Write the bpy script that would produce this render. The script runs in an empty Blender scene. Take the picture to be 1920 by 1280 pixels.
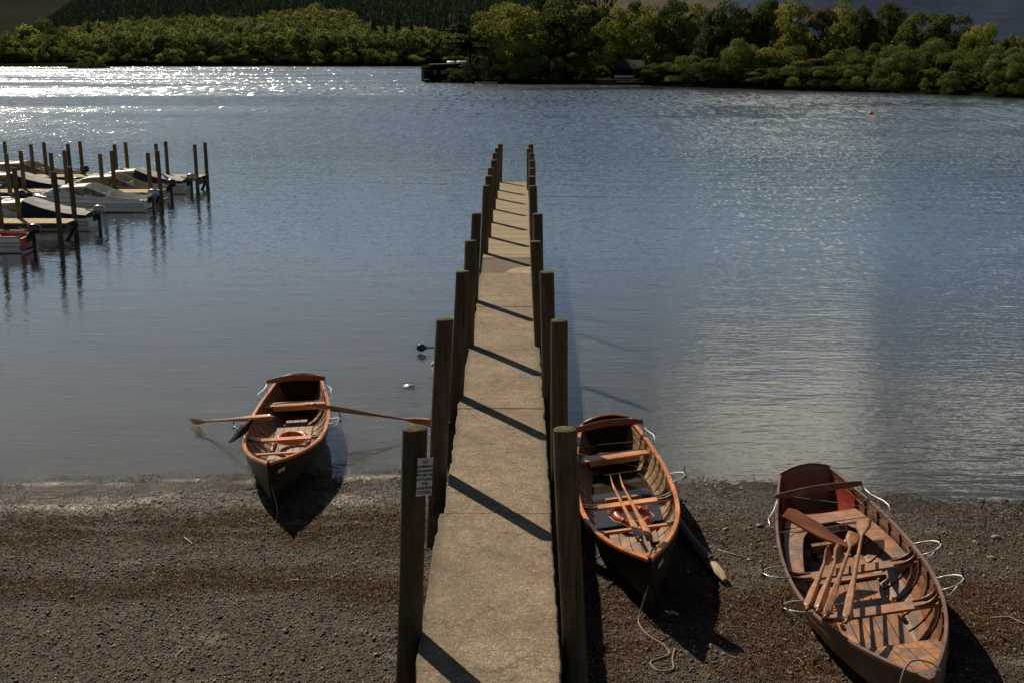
import bpy, math, random
import numpy as np
from mathutils import Vector, Matrix, noise as mn
R = math.radians
sc = bpy.context.scene
col = sc.collection
random.seed(7)
rng = np.random.default_rng(7)
ORD = ['first', 'second', 'third', 'fourth', 'fifth', 'sixth', 'seventh', 'eighth', 'ninth', 'tenth', 'eleventh', 'twelfth',
       'thirteenth', 'fourteenth', 'fifteenth', 'sixteenth', 'seventeenth', 'eighteenth', 'nineteenth', 'twentieth']
# ------------------------------------------------------------------ camera
F = 2265.0; PITCH = math.atan(540 / F); CZ = 6.1; YAW = R(0.2)
cam = bpy.data.cameras.new('camera'); camo = bpy.data.objects.new('camera', cam); col.objects.link(camo)
camo.location = (0, 0, CZ); camo.rotation_euler = (math.pi / 2 - PITCH, 0, YAW)
cam.sensor_width = 36; cam.lens = F / 1920 * 36; cam.clip_end = 20000; cam.clip_start = .1
sc.camera = camo
def ray(px, py):
    u = (px - 960) / F; v = -(py - 640) / F
    x = u; y = math.cos(PITCH) + v * math.sin(PITCH); z = -math.sin(PITCH) + v * math.cos(PITCH)
    c, s = math.cos(YAW), math.sin(YAW)
    return x * c - y * s, x * s + y * c, z
def gz(px, py, z=0.0):
    d = ray(px, py); t = (z - CZ) / d[2]; return Vector((d[0] * t, d[1] * t, z))
def gy(px, py, Y):
    d = ray(px, py); t = Y / d[1]; return Vector((d[0] * t, Y, CZ + d[2] * t))
# ------------------------------------------------------------------ bookkeeping
def tag(o, label=None, cat=None, group=None, kind=None):
    if label: o['label'] = label
    if cat: o['category'] = cat
    if group: o['group'] = group
    if kind: o['kind'] = kind
    return o
def empty(name, loc=(0, 0, 0), rz=0.0):
    o = bpy.data.objects.new(name, None); col.objects.link(o)
    o.empty_display_size = .2; o.location = loc; o.rotation_euler = (0, 0, rz); return o
def copy_tree(o, parent=None):
    c = o.copy(); col.objects.link(c)
    if parent: c.parent = parent
    for ch in list(o.children): copy_tree(ch, c)
    return c
class MB:
    def __init__(s): s.v = []; s.f = []
    def add(s, vs, fs):
        n = len(s.v); s.v.extend([tuple(v) for v in vs]); s.f.extend([tuple(i + n for i in f) for f in fs]); return s
    def box(s, a, b, M=None):
        x0, y0, z0 = a; x1, y1, z1 = b
        vs = [Vector(p) for p in ((x0,y0,z0),(x1,y0,z0),(x1,y1,z0),(x0,y1,z0),(x0,y0,z1),(x1,y0,z1),(x1,y1,z1),(x0,y1,z1))]
        if M: vs = [M @ v for v in vs]
        return s.add(vs, [(0,3,2,1),(4,5,6,7),(0,1,5,4),(1,2,6,5),(2,3,7,6),(3,0,4,7)])
    def loft(s, rings, cap=True, closed=True):
        n = len(rings[0]); base = len(s.v)
        for r in rings: s.v.extend([tuple(p) for p in r])
        m = n if closed else n - 1
        for i in range(len(rings) - 1):
            for j in range(m):
                k = (j + 1) % n
                s.f.append((base+i*n+j, base+i*n+k, base+(i+1)*n+k, base+(i+1)*n+j))
        if cap and closed:
            s.f.append(tuple(base + j for j in reversed(range(n))))
            s.f.append(tuple(base + (len(rings)-1)*n + j for j in range(n)))
        return s
    def tube(s, pts, r, n=8, cap=True, flat=1.0):
        pts = [Vector(p) for p in pts]; rs = r if isinstance(r, (list, tuple)) else [r] * len(pts)
        t0 = (pts[1] - pts[0]).normalized()
        up = Vector((0, 0, 1)) if abs(t0.z) < .9 else Vector((1, 0, 0))
        a = t0.cross(up).normalized(); rings = []
        for i, p in enumerate(pts):
            t = (pts[min(i+1, len(pts)-1)] - pts[max(i-1, 0)]).normalized()
            a = (a - t * a.dot(t)).normalized(); b = t.cross(a)
            rings.append([p + a * math.cos(2*math.pi*k/n) * rs[i] + b * math.sin(2*math.pi*k/n) * rs[i] * flat for k in range(n)])
        return s.loft(rings, cap)
    def bar(s, p, q, w, h, up=(0, 0, 1)):
        p = Vector(p); q = Vector(q); t = (q - p).normalized(); a = t.cross(Vector(up)).normalized(); b = a.cross(t)
        r = [[c + a*x*w/2 + b*z*h/2 for x, z in ((-1,-1),(1,-1),(1,1),(-1,1))] for c in (p, q)]
        return s.loft(r)
    def build(s, name, m, parent=None, smooth=False, bevel=0):
        me = bpy.data.meshes.new(name); me.from_pydata(s.v, [], s.f); me.validate(); me.materials.append(m)
        if smooth:
            me.polygons.foreach_set('use_smooth', [True] * len(me.polygons))
        o = bpy.data.objects.new(name, me); col.objects.link(o)
        if parent: o.parent = parent
        if bevel:
            b = o.modifiers.new('bevel', 'BEVEL'); b.width = bevel; b.segments = 2; b.limit_method = 'ANGLE'
        if smooth == 'auto':
            me.polygons.foreach_set('use_smooth', [True] * len(me.polygons))
            try: me.set_sharp_from_angle(angle=R(38))
            except Exception: pass
        return o
def bigmesh(name, V, Fa, m, attr=None):
    """numpy mesh: V (n,3), Fa (f,k) with constant k"""
    me = bpy.data.meshes.new(name); k = Fa.shape[1]
    me.vertices.add(len(V)); me.vertices.foreach_set('co', V.astype(np.float32).ravel())
    me.loops.add(Fa.size); me.loops.foreach_set('vertex_index', Fa.astype(np.int32).ravel())
    me.polygons.add(len(Fa)); me.polygons.foreach_set('loop_start', np.arange(0, Fa.size, k, dtype=np.int32))
    me.update(calc_edges=True)
    if attr is not None:
        for nm, arr in attr.items():
            a = me.attributes.new(nm, 'FLOAT', 'POINT'); a.data.foreach_set('value', arr.astype(np.float32))
    me.materials.append(m)
    return me
def link(name, me, parent=None):
    o = bpy.data.objects.new(name, me); col.objects.link(o)
    if parent: o.parent = parent
    return o
# ------------------------------------------------------------------ materials
class N:
    def __init__(s, name):
        s.m = bpy.data.materials.new(name); s.m.use_nodes = True; s.t = s.m.node_tree; s.t.nodes.clear()
        s.out = s.t.nodes.new('ShaderNodeOutputMaterial')
    def n(s, typ, **kw):
        nd = s.t.nodes.new('ShaderNode' + typ)
        for k, v in kw.items():
            if k.startswith('i_'):
                key = k[2:].replace('_', ' ')
                nd.inputs[int(key) if key.isdigit() else key].default_value = v
            else: setattr(nd, k, v)
        return nd
    def l(s, a, b): s.t.links.new(a, b)
    def coord(s, which='Object', scale=(1, 1, 1), rot=(0, 0, 0)):
        tc = s.n('TexCoord'); mp = s.n('Mapping'); mp.inputs['Scale'].default_value = scale; mp.inputs['Rotation'].default_value = rot
        s.l(tc.outputs[which], mp.inputs['Vector']); return mp.outputs[0]
    def noise(s, vec, scale, detail=4, rough=.55, dist=0):
        t = s.n('TexNoise'); t.inputs['Scale'].default_value = scale; t.inputs['Detail'].default_value = detail
        t.inputs['Roughness'].default_value = rough; t.inputs['Distortion'].default_value = dist
        s.l(vec, t.inputs['Vector']); return t.outputs['Fac']
    def ramp(s, fac, stops):
        r = s.n('ValToRGB'); e = r.color_ramp.elements
        while len(e) > 1: e.remove(e[0])
        e[0].position = stops[0][0]; e[0].color = stops[0][1] if len(stops[0][1]) == 4 else (*stops[0][1], 1)
        for p, c in stops[1:]:
            x = e.new(p); x.color = c if len(c) == 4 else (*c, 1)
        s.l(fac, r.inputs[0]); return r.outputs[0]
    def mixc(s, fac, a, b, mode='MIX'):
        m = s.n('MixRGB', blend_type=mode)
        for i, v in ((0, fac), (1, a), (2, b)):
            if hasattr(v, 'is_linked'): s.l(v, m.inputs[i])
            else: m.inputs[i].default_value = v if i == 0 else (*v, 1)
        return m.outputs[0]
    def math(s, op, a, b=None, clamp=False):
        m = s.n('Math', operation=op, use_clamp=clamp)
        for i, v in ((0, a), (1, b)):
            if v is None: continue
            if hasattr(v, 'is_linked'): s.l(v, m.inputs[i])
            else: m.inputs[i].default_value = v
        return m.outputs[0]
    def bump(s, h, strength=.3, dist=.02, normal=None):
        b = s.n('Bump'); b.inputs['Strength'].default_value = strength; b.inputs['Distance'].default_value = dist
        s.l(h, b.inputs['Height'])
        if normal: s.l(normal, b.inputs['Normal'])
        return b.outputs[0]
    def bsdf(s, color, rough=.6, metal=0, spec=.5, normal=None, coat=0, out=True):
        b = s.n('BsdfPrincipled')
        for key, v in (('Base Color', color), ('Roughness', rough)):
            if hasattr(v, 'is_linked'): s.l(v, b.inputs[key])
            else: b.inputs[key].default_value = (*v, 1) if key == 'Base Color' else v
        b.inputs['Metallic'].default_value = metal; b.inputs['Specular IOR Level'].default_value = spec
        b.inputs['Coat Weight'].default_value = coat; b.inputs['Coat Roughness'].default_value = .12
        if normal: s.l(normal, b.inputs['Normal'])
        if out: s.l(b.outputs[0], s.out.inputs[0])
        return b
def plain(name, c, rough=.5, metal=0, spec=.5, var=.25, scale=6, bump=.1, coat=0):
    n = N(name); v = n.coord(); f = n.noise(v, scale, 5); g = n.noise(v, scale * 9, 3)
    c2 = tuple(x * (1 - var) for x in c); c3 = tuple(min(1, x * (1 + var * .7)) for x in c)
    colr = n.ramp(f, [(.3, c2), (.7, c3)])
    rr = n.math('ADD', n.math('MULTIPLY', f, .25), rough - .12, True)
    n.bsdf(colr, rr, metal, spec, n.bump(g, bump, .01), coat); return n.m
def wood(name, c, dark=.45, rough=.3, axis='y', coat=.3, wear=None, grain=1.0, scale=1.0, bump=.15, spec=.5):
    """planed timber: grain runs along the local axis, with wear patches"""
    n = N(name); s = [26, 26, 26]; s['xyz'.index(axis)] = 1.6
    v = n.coord(scale=tuple(x * scale for x in s)); v0 = n.coord()
    g = n.noise(v, 1.0, 6, .65, .6); p = n.noise(v0, 2.3, 5, .6)
    c2 = tuple(x * dark for x in c)
    a = n.ramp(g, [(.25, c2), (.5, c), (.8, tuple(min(1, x * 1.25) for x in c))])
    a = n.mixc(n.ramp(p, [(.35, (.85, .85, .85)), (.62, (0, 0, 0))]), a, tuple(x * .38 for x in c))
    if wear:
        q = n.noise(v0, 5.5, 6, .7)
        a = n.mixc(n.ramp(q, [(.47, (0, 0, 0)), (.56, (.95, .95, .95))]), a, wear)
    n.bsdf(a, n.math('ADD', n.math('MULTIPLY', g, .3), rough - .1, True), 0, spec, n.bump(g, bump, .004), coat); return n.m
M = {}
M['varnish'] = wood('varnished_wood', (.72, .25, .07), coat=.5, rough=.28)
M['varnish_x'] = wood('varnished_wood_cross', (.80, .34, .125), coat=.6, rough=.28, axis='x')
M['hull_in'] = wood('hull_inner_wood', (.32, .17, .085), coat=.15, rough=.42, dark=.4, wear=(.30, .20, .13))
M['floor'] = wood('floor_board_wood', (.38, .22, .12), rough=.5, coat=.05, dark=.4, wear=(.16, .07, .045))
M['oldfloor'] = wood('old_floor_board_wood', (.44, .19, .075), rough=.42, coat=.2, dark=.3, wear=(.15, .10, .085))
M['old_x'] = wood('old_cross_wood', (.42, .18, .08), rough=.45, coat=.2, dark=.35, wear=(.20, .12, .09), axis='x')
M['old'] = wood('old_varnished_wood', (.30, .11, .04), rough=.4, coat=.25, dark=.35, wear=(.10, .05, .03))
M['shadehull'] = wood('shade_darkened_hull', (.050, .020, .009), rough=.6, coat=.0, dark=.45, spec=.12)  # varnish darkened further to hold the shade on hull sides and sterns
M['oldhull'] = wood('old_hull_wood', (.11, .042, .017), rough=.4, coat=.25, dark=.4, wear=(.09, .05, .03))
M['board'] = wood('reddish_board_wood', (.40, .13, .045), coat=.4, rough=.3, axis='x', dark=.4)
M['railwood'] = wood('dark_rail_wood', (.24, .07, .028), coat=.4, rough=.3, axis='x')
M['oldrail'] = wood('old_gunwale_wood', (.17, .08, .06), rough=.5, coat=.1)
M['oar'] = wood('oar_wood', (.66, .26, .09), rough=.35, coat=.3, dark=.5)
M['oldoar'] = wood('old_oar_wood', (.46, .19, .07), rough=.5, coat=.08, dark=.4, wear=(.22, .12, .075))
M['darkwood'] = wood('dark_knee_wood', (.10, .035, .015), rough=.35, coat=.3)
M['red'] = plain('red_paint', (.28, .035, .02), .5)
M['white'] = plain('white_gelcoat', (.62, .62, .58), .35, var=.12)
M['gel2'] = plain('grey_gelcoat', (.42, .43, .42), .4, var=.15)
M['steel'] = plain('galvanised_steel', (.62, .63, .64), .42, metal=.55, var=.15)
M['iron'] = plain('black_iron', (.02, .02, .02), .5)
M['black'] = plain('black_plastic', (.015, .015, .017), .28, coat=.5)
M['silver'] = plain('silver_paint', (.35, .36, .38), .25, metal=.5, coat=.6)
M['canvas'] = wood('grey_canvas', (.34, .34, .36), rough=.75, coat=0, dark=.8, axis='y', scale=.45)
M['navy'] = plain('navy_canvas', (.012, .016, .035), .8)
M['orange'] = plain('orange_plastic', (.62, .13, .045), .38, coat=.3, var=.15)
M['rope'] = None
M['teal'] = plain('teal_cover', (.01, .07, .07), .7)
M['feather'] = plain('black_feathers', (.008, .008, .009), .8, spec=.15, scale=20)
M['redpaint'] = plain('worn_red_paint', (.35, .05, .035), .5)
M['pink'] = plain('pale_red_rail', (.55, .25, .2), .5)
n = N('rope_fibre'); v = n.coord(scale=(1, 1, 1)); w = n.n('TexWave'); w.inputs['Scale'].default_value = 40; n.l(v, w.inputs[0])
n.bsdf(n.ramp(w.outputs[1], [(.2, (.16, .12, .08)), (.7, (.42, .35, .26))]), .9, 0, .2, n.bump(w.outputs[1], .5, .004)); M['rope'] = n.m
n = N('amber_glass'); n.bsdf(n.ramp(n.noise(n.coord(), 3, 3), [(.35, (.08, .05, .018)), (.7, (.36, .23, .07))]), .08, 0, .6, None, .5); M['amber'] = n.m
n = N('puddle_water'); n.bsdf((.035, .028, .02), .03, 0, .9, n.bump(n.noise(n.coord(), 9, 2), .02, .01)); M['puddle'] = n.m
# posts: weathered round timber, greener at the top
def post_mat():
    n = N('weathered_post'); v = n.coord(scale=(14, 14, .9)); v0 = n.coord(); oi = n.n('ObjectInfo')
    g = n.noise(v, 1.5, 7, .65, .8); p = n.noise(v0, 3.0, 5, .6)
    a = n.ramp(g, [(.28, (.045, .032, .016)), (.5, (.19, .135, .065)), (.78, (.33, .25, .13))])
    a = n.mixc(n.ramp(p, [(.4, (0, 0, 0)), (.7, (.75, .75, .75))]), a, (.058, .054, .024))
    sx = n.n('SeparateXYZ'); n.l(v0, sx.inputs[0])
    lo = n.ramp(n.math('DIVIDE', sx.outputs[2], 1.2), [(0.0, (1, 1, 1)), (.55, (0, 0, 0))])
    a = n.mixc(lo, a, (.028, .026, .016))
    a = n.mixc(n.math('MULTIPLY', oi.outputs['Random'], .7), a, (.045, .034, .022))
    crack = n.noise(n.coord(scale=(30, 30, .6)), 1.2, 3, .5, .2)
    cm = n.ramp(crack, [(.30, (0, 0, 0)), (.36, (1, 1, 1))]); a = n.mixc(cm, (.015, .011, .008), a)
    n.bsdf(a, .85, 0, .25, n.bump(n.math('ADD', g, n.math('MULTIPLY', cm, .6)), .7, .012)); return n.m
M['post'] = post_mat()
n = N('mossy_end_grain'); v = n.coord(); f = n.noise(v, 18, 6, .7)
n.bsdf(n.ramp(f, [(.3, (.04, .034, .016)), (.55, (.12, .10, .04)), (.75, (.22, .18, .10))]), .95, 0, .2, n.bump(f, 1, .02)); M['moss'] = n.m
def concrete(name, c, tint=1.0):
    n = N(name); v = n.coord(); big = n.noise(v, .9, 5, .6); mid = n.noise(v, 6, 5, .65); fine = n.noise(v, 70, 3, .7)
    vo = n.n('TexVoronoi'); vo.inputs['Scale'].default_value = 62; n.l(v, vo.inputs['Vector'])
    vr = n.ramp(vo.outputs['Color'], [(.0, (.4, .4, .4)), (.42, (.92, .92, .92)), (.72, (1.05, 1.05, 1.05)), (.88, (1.8, 1.75, 1.65))])
    a = n.ramp(big, [(.3, tuple(x * .72 for x in c)), (.7, tuple(x * 1.15 for x in c))])
    a = n.mixc(1.0, a, n.ramp(mid, [(.25, (.68, .66, .62)), (.6, (1.05, 1.05, 1.05))]), 'MULTIPLY')
    a = n.mixc(.8, a, n.ramp(fine, [(.3, (.6, .6, .6)), (.6, (1.15, 1.15, 1.15))]), 'MULTIPLY')
    a = n.mixc(.75, a, vr, 'MULTIPLY')
    st = n.noise(n.coord(scale=(1.6, .5, 1)), 2.2, 6, .7, .5)
    a = n.mixc(n.ramp(st, [(.55, (0, 0, 0)), (.72, (.55, .55, .55))]), a, tuple(x * .5 for x in c))
    cr = n.n('TexVoronoi', feature='DISTANCE_TO_EDGE'); cr.inputs['Scale'].default_value = .55; wv = n.n('VectorMath', operation='ADD'); n.l(v, wv.inputs[0]); nq = n.n('TexNoise'); nq.inputs['Scale'].default_value = 3; nq.inputs['Detail'].default_value = 5; n.l(v, nq.inputs['Vector']); n.l(nq.outputs['Color'], wv.inputs[1]); n.l(wv.outputs[0], cr.inputs['Vector'])
    a = n.mixc(n.ramp(cr.outputs['Distance'], [(.0, (.7, .7, .7)), (.009, (0, 0, 0))]), a, (.05, .04, .03))
    spt = n.n('TexVoronoi'); spt.inputs['Scale'].default_value = 2.2; n.l(v, spt.inputs['Vector']); a = n.mixc(n.ramp(spt.outputs['Distance'], [(.045, (.7, .7, .7)), (.07, (0, 0, 0))]), a, n.mixc(spt.outputs['Color'], (.06, .05, .04), (.45, .42, .38)))
    tc = n.n('TexCoord'); sx = n.n('SeparateXYZ'); n.l(tc.outputs['Object'], sx.inputs[0])
    e = n.math('ABSOLUTE', sx.outputs[0])
    em = n.ramp(n.math('ADD', e, n.math('MULTIPLY', mid, .20)), [(.62, (0, 0, 0)), (.76, (.7, .7, .7))])
    a = n.mixc(em, a, (.07, .065, .04))
    n.bsdf(a, .9, 0, .25, n.bump(n.math('ADD', fine, n.math('MULTIPLY', vo.outputs['Distance'], .8)), .5, .008)); return n.m
M['conc'] = concrete('worn_concrete', (.285, .222, .158)); M['conc2'] = concrete('dark_concrete', (.17, .135, .095)); M['conc3'] = concrete('sandy_concrete', (.45, .35, .26))
def plankm():
    n = N('deck_planks'); v = n.coord(scale=(2, 30, 30)); g = n.noise(v, 1, 5, .6); tc = n.n('TexCoord'); sx = n.n('SeparateXYZ'); n.l(tc.outputs['Object'], sx.inputs[0])
    wn = n.n('TexWhiteNoise', noise_dimensions='1D'); n.l(n.math('FLOOR', n.math('DIVIDE', sx.outputs[1], .125)), wn.inputs['W'])
    a = n.ramp(g, [(.25, (.20, .15, .095)), (.7, (.44, .35, .23))])
    a = n.mixc(.6, a, n.ramp(wn.outputs[0], [(0, (.6, .6, .58)), (1, (1.15, 1.1, 1.0))]), 'MULTIPLY')
    n.bsdf(a, .8, 0, .3, n.bump(g, .4, .006)); return n.m
M['plank'] = plankm()
n = N('pale_pier_planks'); g = n.noise(n.coord(scale=(20, 2, 20)), 1, 5); n.bsdf(n.ramp(g, [(.3, (.34, .25, .13)), (.7, (.55, .43, .24))]), .8, 0, .3); M['plank2'] = n.m
M['beam'] = plain('dark_wet_timber', (.035, .028, .02), .7)

# ------------------------------------------------------------------ light and sky
AZ, EL = R(-30), R(39)          # azimuth from +y towards +x
sd = Vector((math.sin(AZ) * math.cos(EL), math.cos(AZ) * math.cos(EL), math.sin(EL)))
sl = bpy.data.lights.new('sun', 'SUN'); sl.energy = 5.0; sl.angle = R(.53); sl.color = (1, .87, .68)
so = bpy.data.objects.new('sun', sl); col.objects.link(so); so.rotation_euler = (-sd).to_track_quat('-Z', 'Y').to_euler(); so.location = (-20, 40, 40)
w = bpy.data.worlds.new('World'); sc.world = w; w.use_nodes = True; nt = w.node_tree; nt.nodes.clear()
def wn_(t, **k):
    x = nt.nodes.new('ShaderNode' + t)
    for a, b in k.items(): setattr(x, a, b)
    return x
sky = wn_('TexSky', sky_type='NISHITA', sun_disc=False, sun_elevation=EL, sun_rotation=AZ % (2 * math.pi), altitude=100, air_density=1.0, dust_density=.6, ozone_density=1.5)
bg = wn_('Background'); bg.inputs[1].default_value = .034; wo = wn_('OutputWorld')
tc = wn_('TexCoord'); sx = wn_('SeparateXYZ'); nt.links.new(tc.outputs['Generated'], sx.inputs[0])
def wm(op, a, b=None, clamp=False):
    m = wn_('Math', operation=op, use_clamp=clamp)
    for i, v in ((0, a), (1, b)):
        if v is None: continue
        if hasattr(v, 'is_linked'): nt.links.new(v, m.inputs[i])
        else: m.inputs[i].default_value = v
    return m.outputs[0]
# a cloud bank in the sky to the right of the jetty, plus a few thin ones elsewhere
az = wm('ARCTAN2', sx.outputs[0], sx.outputs[1]); el = wm('ARCSINE', sx.outputs[2])
def blob(a0, e0, ra, re_):
    da = wm('DIVIDE', wm('SUBTRACT', az, R(a0)), R(ra)); de = wm('DIVIDE', wm('SUBTRACT', el, R(e0)), R(re_))
    da = wm('ADD', da, wm('MULTIPLY', de, .3))
    return wm('SQRT', wm('ADD', wm('MULTIPLY', da, da), wm('MULTIPLY', de, de)))
rr = wm('MINIMUM', blob(12.4, 18.6, 3.4, 4.0), wm('ADD', blob(21.5, 16.5, 4.4, 2.2), .42))
nz = wn_('TexNoise'); nz.inputs['Scale'].default_value = 13; nz.inputs['Detail'].default_value = 6
mp = wn_('Mapping'); mp.inputs['Scale'].default_value = (1, 1, 2.2); nt.links.new(tc.outputs['Generated'], mp.inputs[0]); nt.links.new(mp.outputs[0], nz.inputs[0])
cl = wn_('MapRange'); cl.inputs[1].default_value = 1.75; cl.inputs[2].default_value = .45; cl.interpolation_type = 'SMOOTHSTEP'; cl.clamp = True
nt.links.new(wm('ADD', rr, wm('MULTIPLY', wm('SUBTRACT', nz.outputs[0], .5), 2.6)), cl.inputs[0])
mx = wn_('MixRGB'); nt.links.new(cl.outputs[0], mx.inputs[0]); nt.links.new(sky.outputs[0], mx.inputs[1]); mx.inputs[2].default_value = (33, 29, 23, 1)
hs = wn_('HueSaturation'); hs.inputs['Saturation'].default_value = .88; nt.links.new(mx.outputs[0], hs.inputs['Color']); nt.links.new(hs.outputs[0], bg.inputs[0]); nt.links.new(bg.outputs[0], wo.inputs[0])
sc.view_settings.view_transform = 'Standard'; sc.view_settings.look = 'None'; sc.view_settings.exposure = 0
sc.cycles.use_denoising = True

# ------------------------------------------------------------------ ground, shore and lake
SX = [-4000, -30, -12, -7.54, -4.48, -1.81, 0.3, 2.53, 3.53, 5.88, 7.03, 10, 30, 4000]; SY = [12, 12, 16.2, 16.66, 16.9, 17.07, 17.0, 16.81, 16.7, 16.05, 15.75, 15.2, 13, 13]
def ground_h(x, y):
    s = np.interp(x, SX, SY); d = s - y
    return np.where(d > 0, d * .045, np.maximum(d * .055, -.55 + (d + 10) * .03)).clip(-4, 3)
def wrack(x, y):
    w = np.exp(-((y - 14.75 - .15 * np.sin(x * 1.3)) / .55) ** 2) * np.where(x < 0, 1, .3)
    w += 1.0 * np.exp(-((y - 12.5 + .25 * np.sin(x * .9 + 1) + .06 * x) / .38) ** 2)
    w += np.where((x > .5) & (y < 13.2), .75, 0) * np.exp(-((y - 11.6) / 1.3) ** 2) + .5 * np.exp(-((y - 9.2) / .4) ** 2) * (x > 0)
    q = np.array([mn.fractal(Vector((a * .9, b * 2.2, 4)), 1, 2, 4) for a, b in zip(np.ravel(x), np.ravel(y))]).reshape(np.shape(x))
    return (w * (1.0 + 1.7 * q) + .10 * (q > .12)).clip(0, 1)
def pale(x, y):  # mask for the glint of wet sand, painted as a pale band
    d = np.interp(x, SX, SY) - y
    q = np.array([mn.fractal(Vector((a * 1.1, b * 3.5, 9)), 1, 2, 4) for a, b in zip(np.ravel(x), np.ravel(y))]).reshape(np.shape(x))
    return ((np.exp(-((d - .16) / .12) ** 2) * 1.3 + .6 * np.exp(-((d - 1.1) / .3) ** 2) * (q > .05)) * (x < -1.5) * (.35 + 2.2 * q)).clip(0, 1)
def fbm(x, y, s, seed=0): return mn.fractal(Vector((x * s, y * s, seed)), 1.0, 2.0, 3)
gx = np.unique(np.round(np.concatenate([-np.geomspace(10, 4000, 26), np.arange(-10, 10.01, .09), np.geomspace(10, 4000, 26)]), 3))
gyy = np.unique(np.round(np.concatenate([-np.geomspace(.5, 400, 14), np.linspace(0, 7, 10), np.arange(7, 19.01, .09), np.geomspace(19, 6000, 50)]), 3))
X, Y = np.meshgrid(gx, gyy); Z = ground_h(X, Y)
for j in range(len(gyy)):
    for i in range(len(gx)):
        if 6.9 < gyy[j] < 19.1 and abs(gx[i]) < 10.1:
            Z[j, i] += .016 * fbm(gx[i], gyy[j], 1.3) + .008 * fbm(gx[i], gyy[j], 5.5, 3)
V = np.stack([X.ravel(), Y.ravel(), Z.ravel()], 1); nx = len(gx); ny = len(gyy)
ii = (np.arange(ny - 1)[:, None] * nx + np.arange(nx - 1)[None]).ravel(); Fa = np.stack([ii, ii + 1, ii + nx + 1, ii + nx], 1)
def ground_mat():
    n = N('beach_gravel'); v = n.coord(); a = n.n('Attribute', attribute_name='wrack'); tc = n.n('TexCoord'); sx = n.n('SeparateXYZ'); n.l(tc.outputs['Object'], sx.inputs[0])
    vo = n.n('TexVoronoi'); vo.inputs['Scale'].default_value = 42; n.l(v, vo.inputs['Vector'])
    vo2 = n.n('TexVoronoi'); vo2.inputs['Scale'].default_value = 95; n.l(v, vo2.inputs['Vector'])
    big = n.noise(v, .8, 5, .6); mid = n.noise(v, 7, 6, .7); fi = n.noise(v, 55, 4, .7)
    c = n.ramp(n.mixc(.5, vo.outputs['Color'], vo2.outputs['Color']), [(.2, (.015, .011, .007)), (.55, (.07, .051, .033)), (.85, (.21, .158, .105))])
    c = n.mixc(.7, c, n.ramp(mid, [(.3, (.45, .43, .42)), (.65, (1.15, 1.12, 1.08))]), 'MULTIPLY')
    brown = n.ramp(fi, [(.3, (.010, .005, .003)), (.55, (.055, .026, .012)), (.75, (.13, .065, .03))])
    wf = n.math('MULTIPLY', a.outputs['Fac'], n.ramp(n.noise(v, 2.6, 6, .7), [(.35, (.15, .15, .15)), (.55, (1, 1, 1))]))
    c = n.mixc(wf, c, brown)
    sand = n.ramp(n.noise(n.coord(scale=(.6, 1.6, 1)), 1.5, 5, .65), [(.56, (0, 0, 0)), (.64, (.8, .8, .8))])
    c = n.mixc(n.math('MULTIPLY', sand, n.math('SUBTRACT', 1.0, wf)), c, (.17, .14, .11))
    # wet near the water line; deeper bed painted darker and greener for light absorbed by water
    wet = n.ramp(n.math('MULTIPLY', n.math('ADD', sx.outputs[2], n.math('MULTIPLY', n.math('SUBTRACT', mid, .5), .06)), 10), [(.25, (1, 1, 1)), (.85, (0, 0, 0))])
    c = n.mixc(n.math('MULTIPLY', wet, .5), c, (.022, .018, .014))
    pa = n.n('Attribute', attribute_name='pale'); c = n.mixc(pa.outputs['Fac'], c, (.46, .41, .35))  # waterline glint mixed into the ground colour
    dep = n.math('MULTIPLY', sx.outputs[2], -1.0)
    c = n.mixc(n.math('MULTIPLY', dep, 4, True), c, n.mixc(mid, (.035, .030, .022), (.10, .082, .056)))
    c = n.mixc(n.math('POWER', n.math('DIVIDE', n.math('MAXIMUM', dep, 0.0), .62, True), .9), c, (.006, .009, .011))
    ro = n.math('SUBTRACT', .85, n.math('MULTIPLY', wet, .68))
    h = n.math('ADD', n.math('MULTIPLY', vo.outputs['Distance'], -1.0), n.math('MULTIPLY', fi, .8))
    n.bsdf(c, ro, 0, .4, n.bump(h, .9, .02)); return n.m
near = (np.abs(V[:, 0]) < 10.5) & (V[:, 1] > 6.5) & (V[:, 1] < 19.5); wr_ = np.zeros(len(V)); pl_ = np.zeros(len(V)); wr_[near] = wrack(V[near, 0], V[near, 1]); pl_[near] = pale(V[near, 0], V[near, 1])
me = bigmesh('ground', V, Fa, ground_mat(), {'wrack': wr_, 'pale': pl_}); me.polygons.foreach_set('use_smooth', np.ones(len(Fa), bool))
tag(link('ground', me), 'brown shingle beach and shallow lake bed running out under the water', kind='structure')
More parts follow.
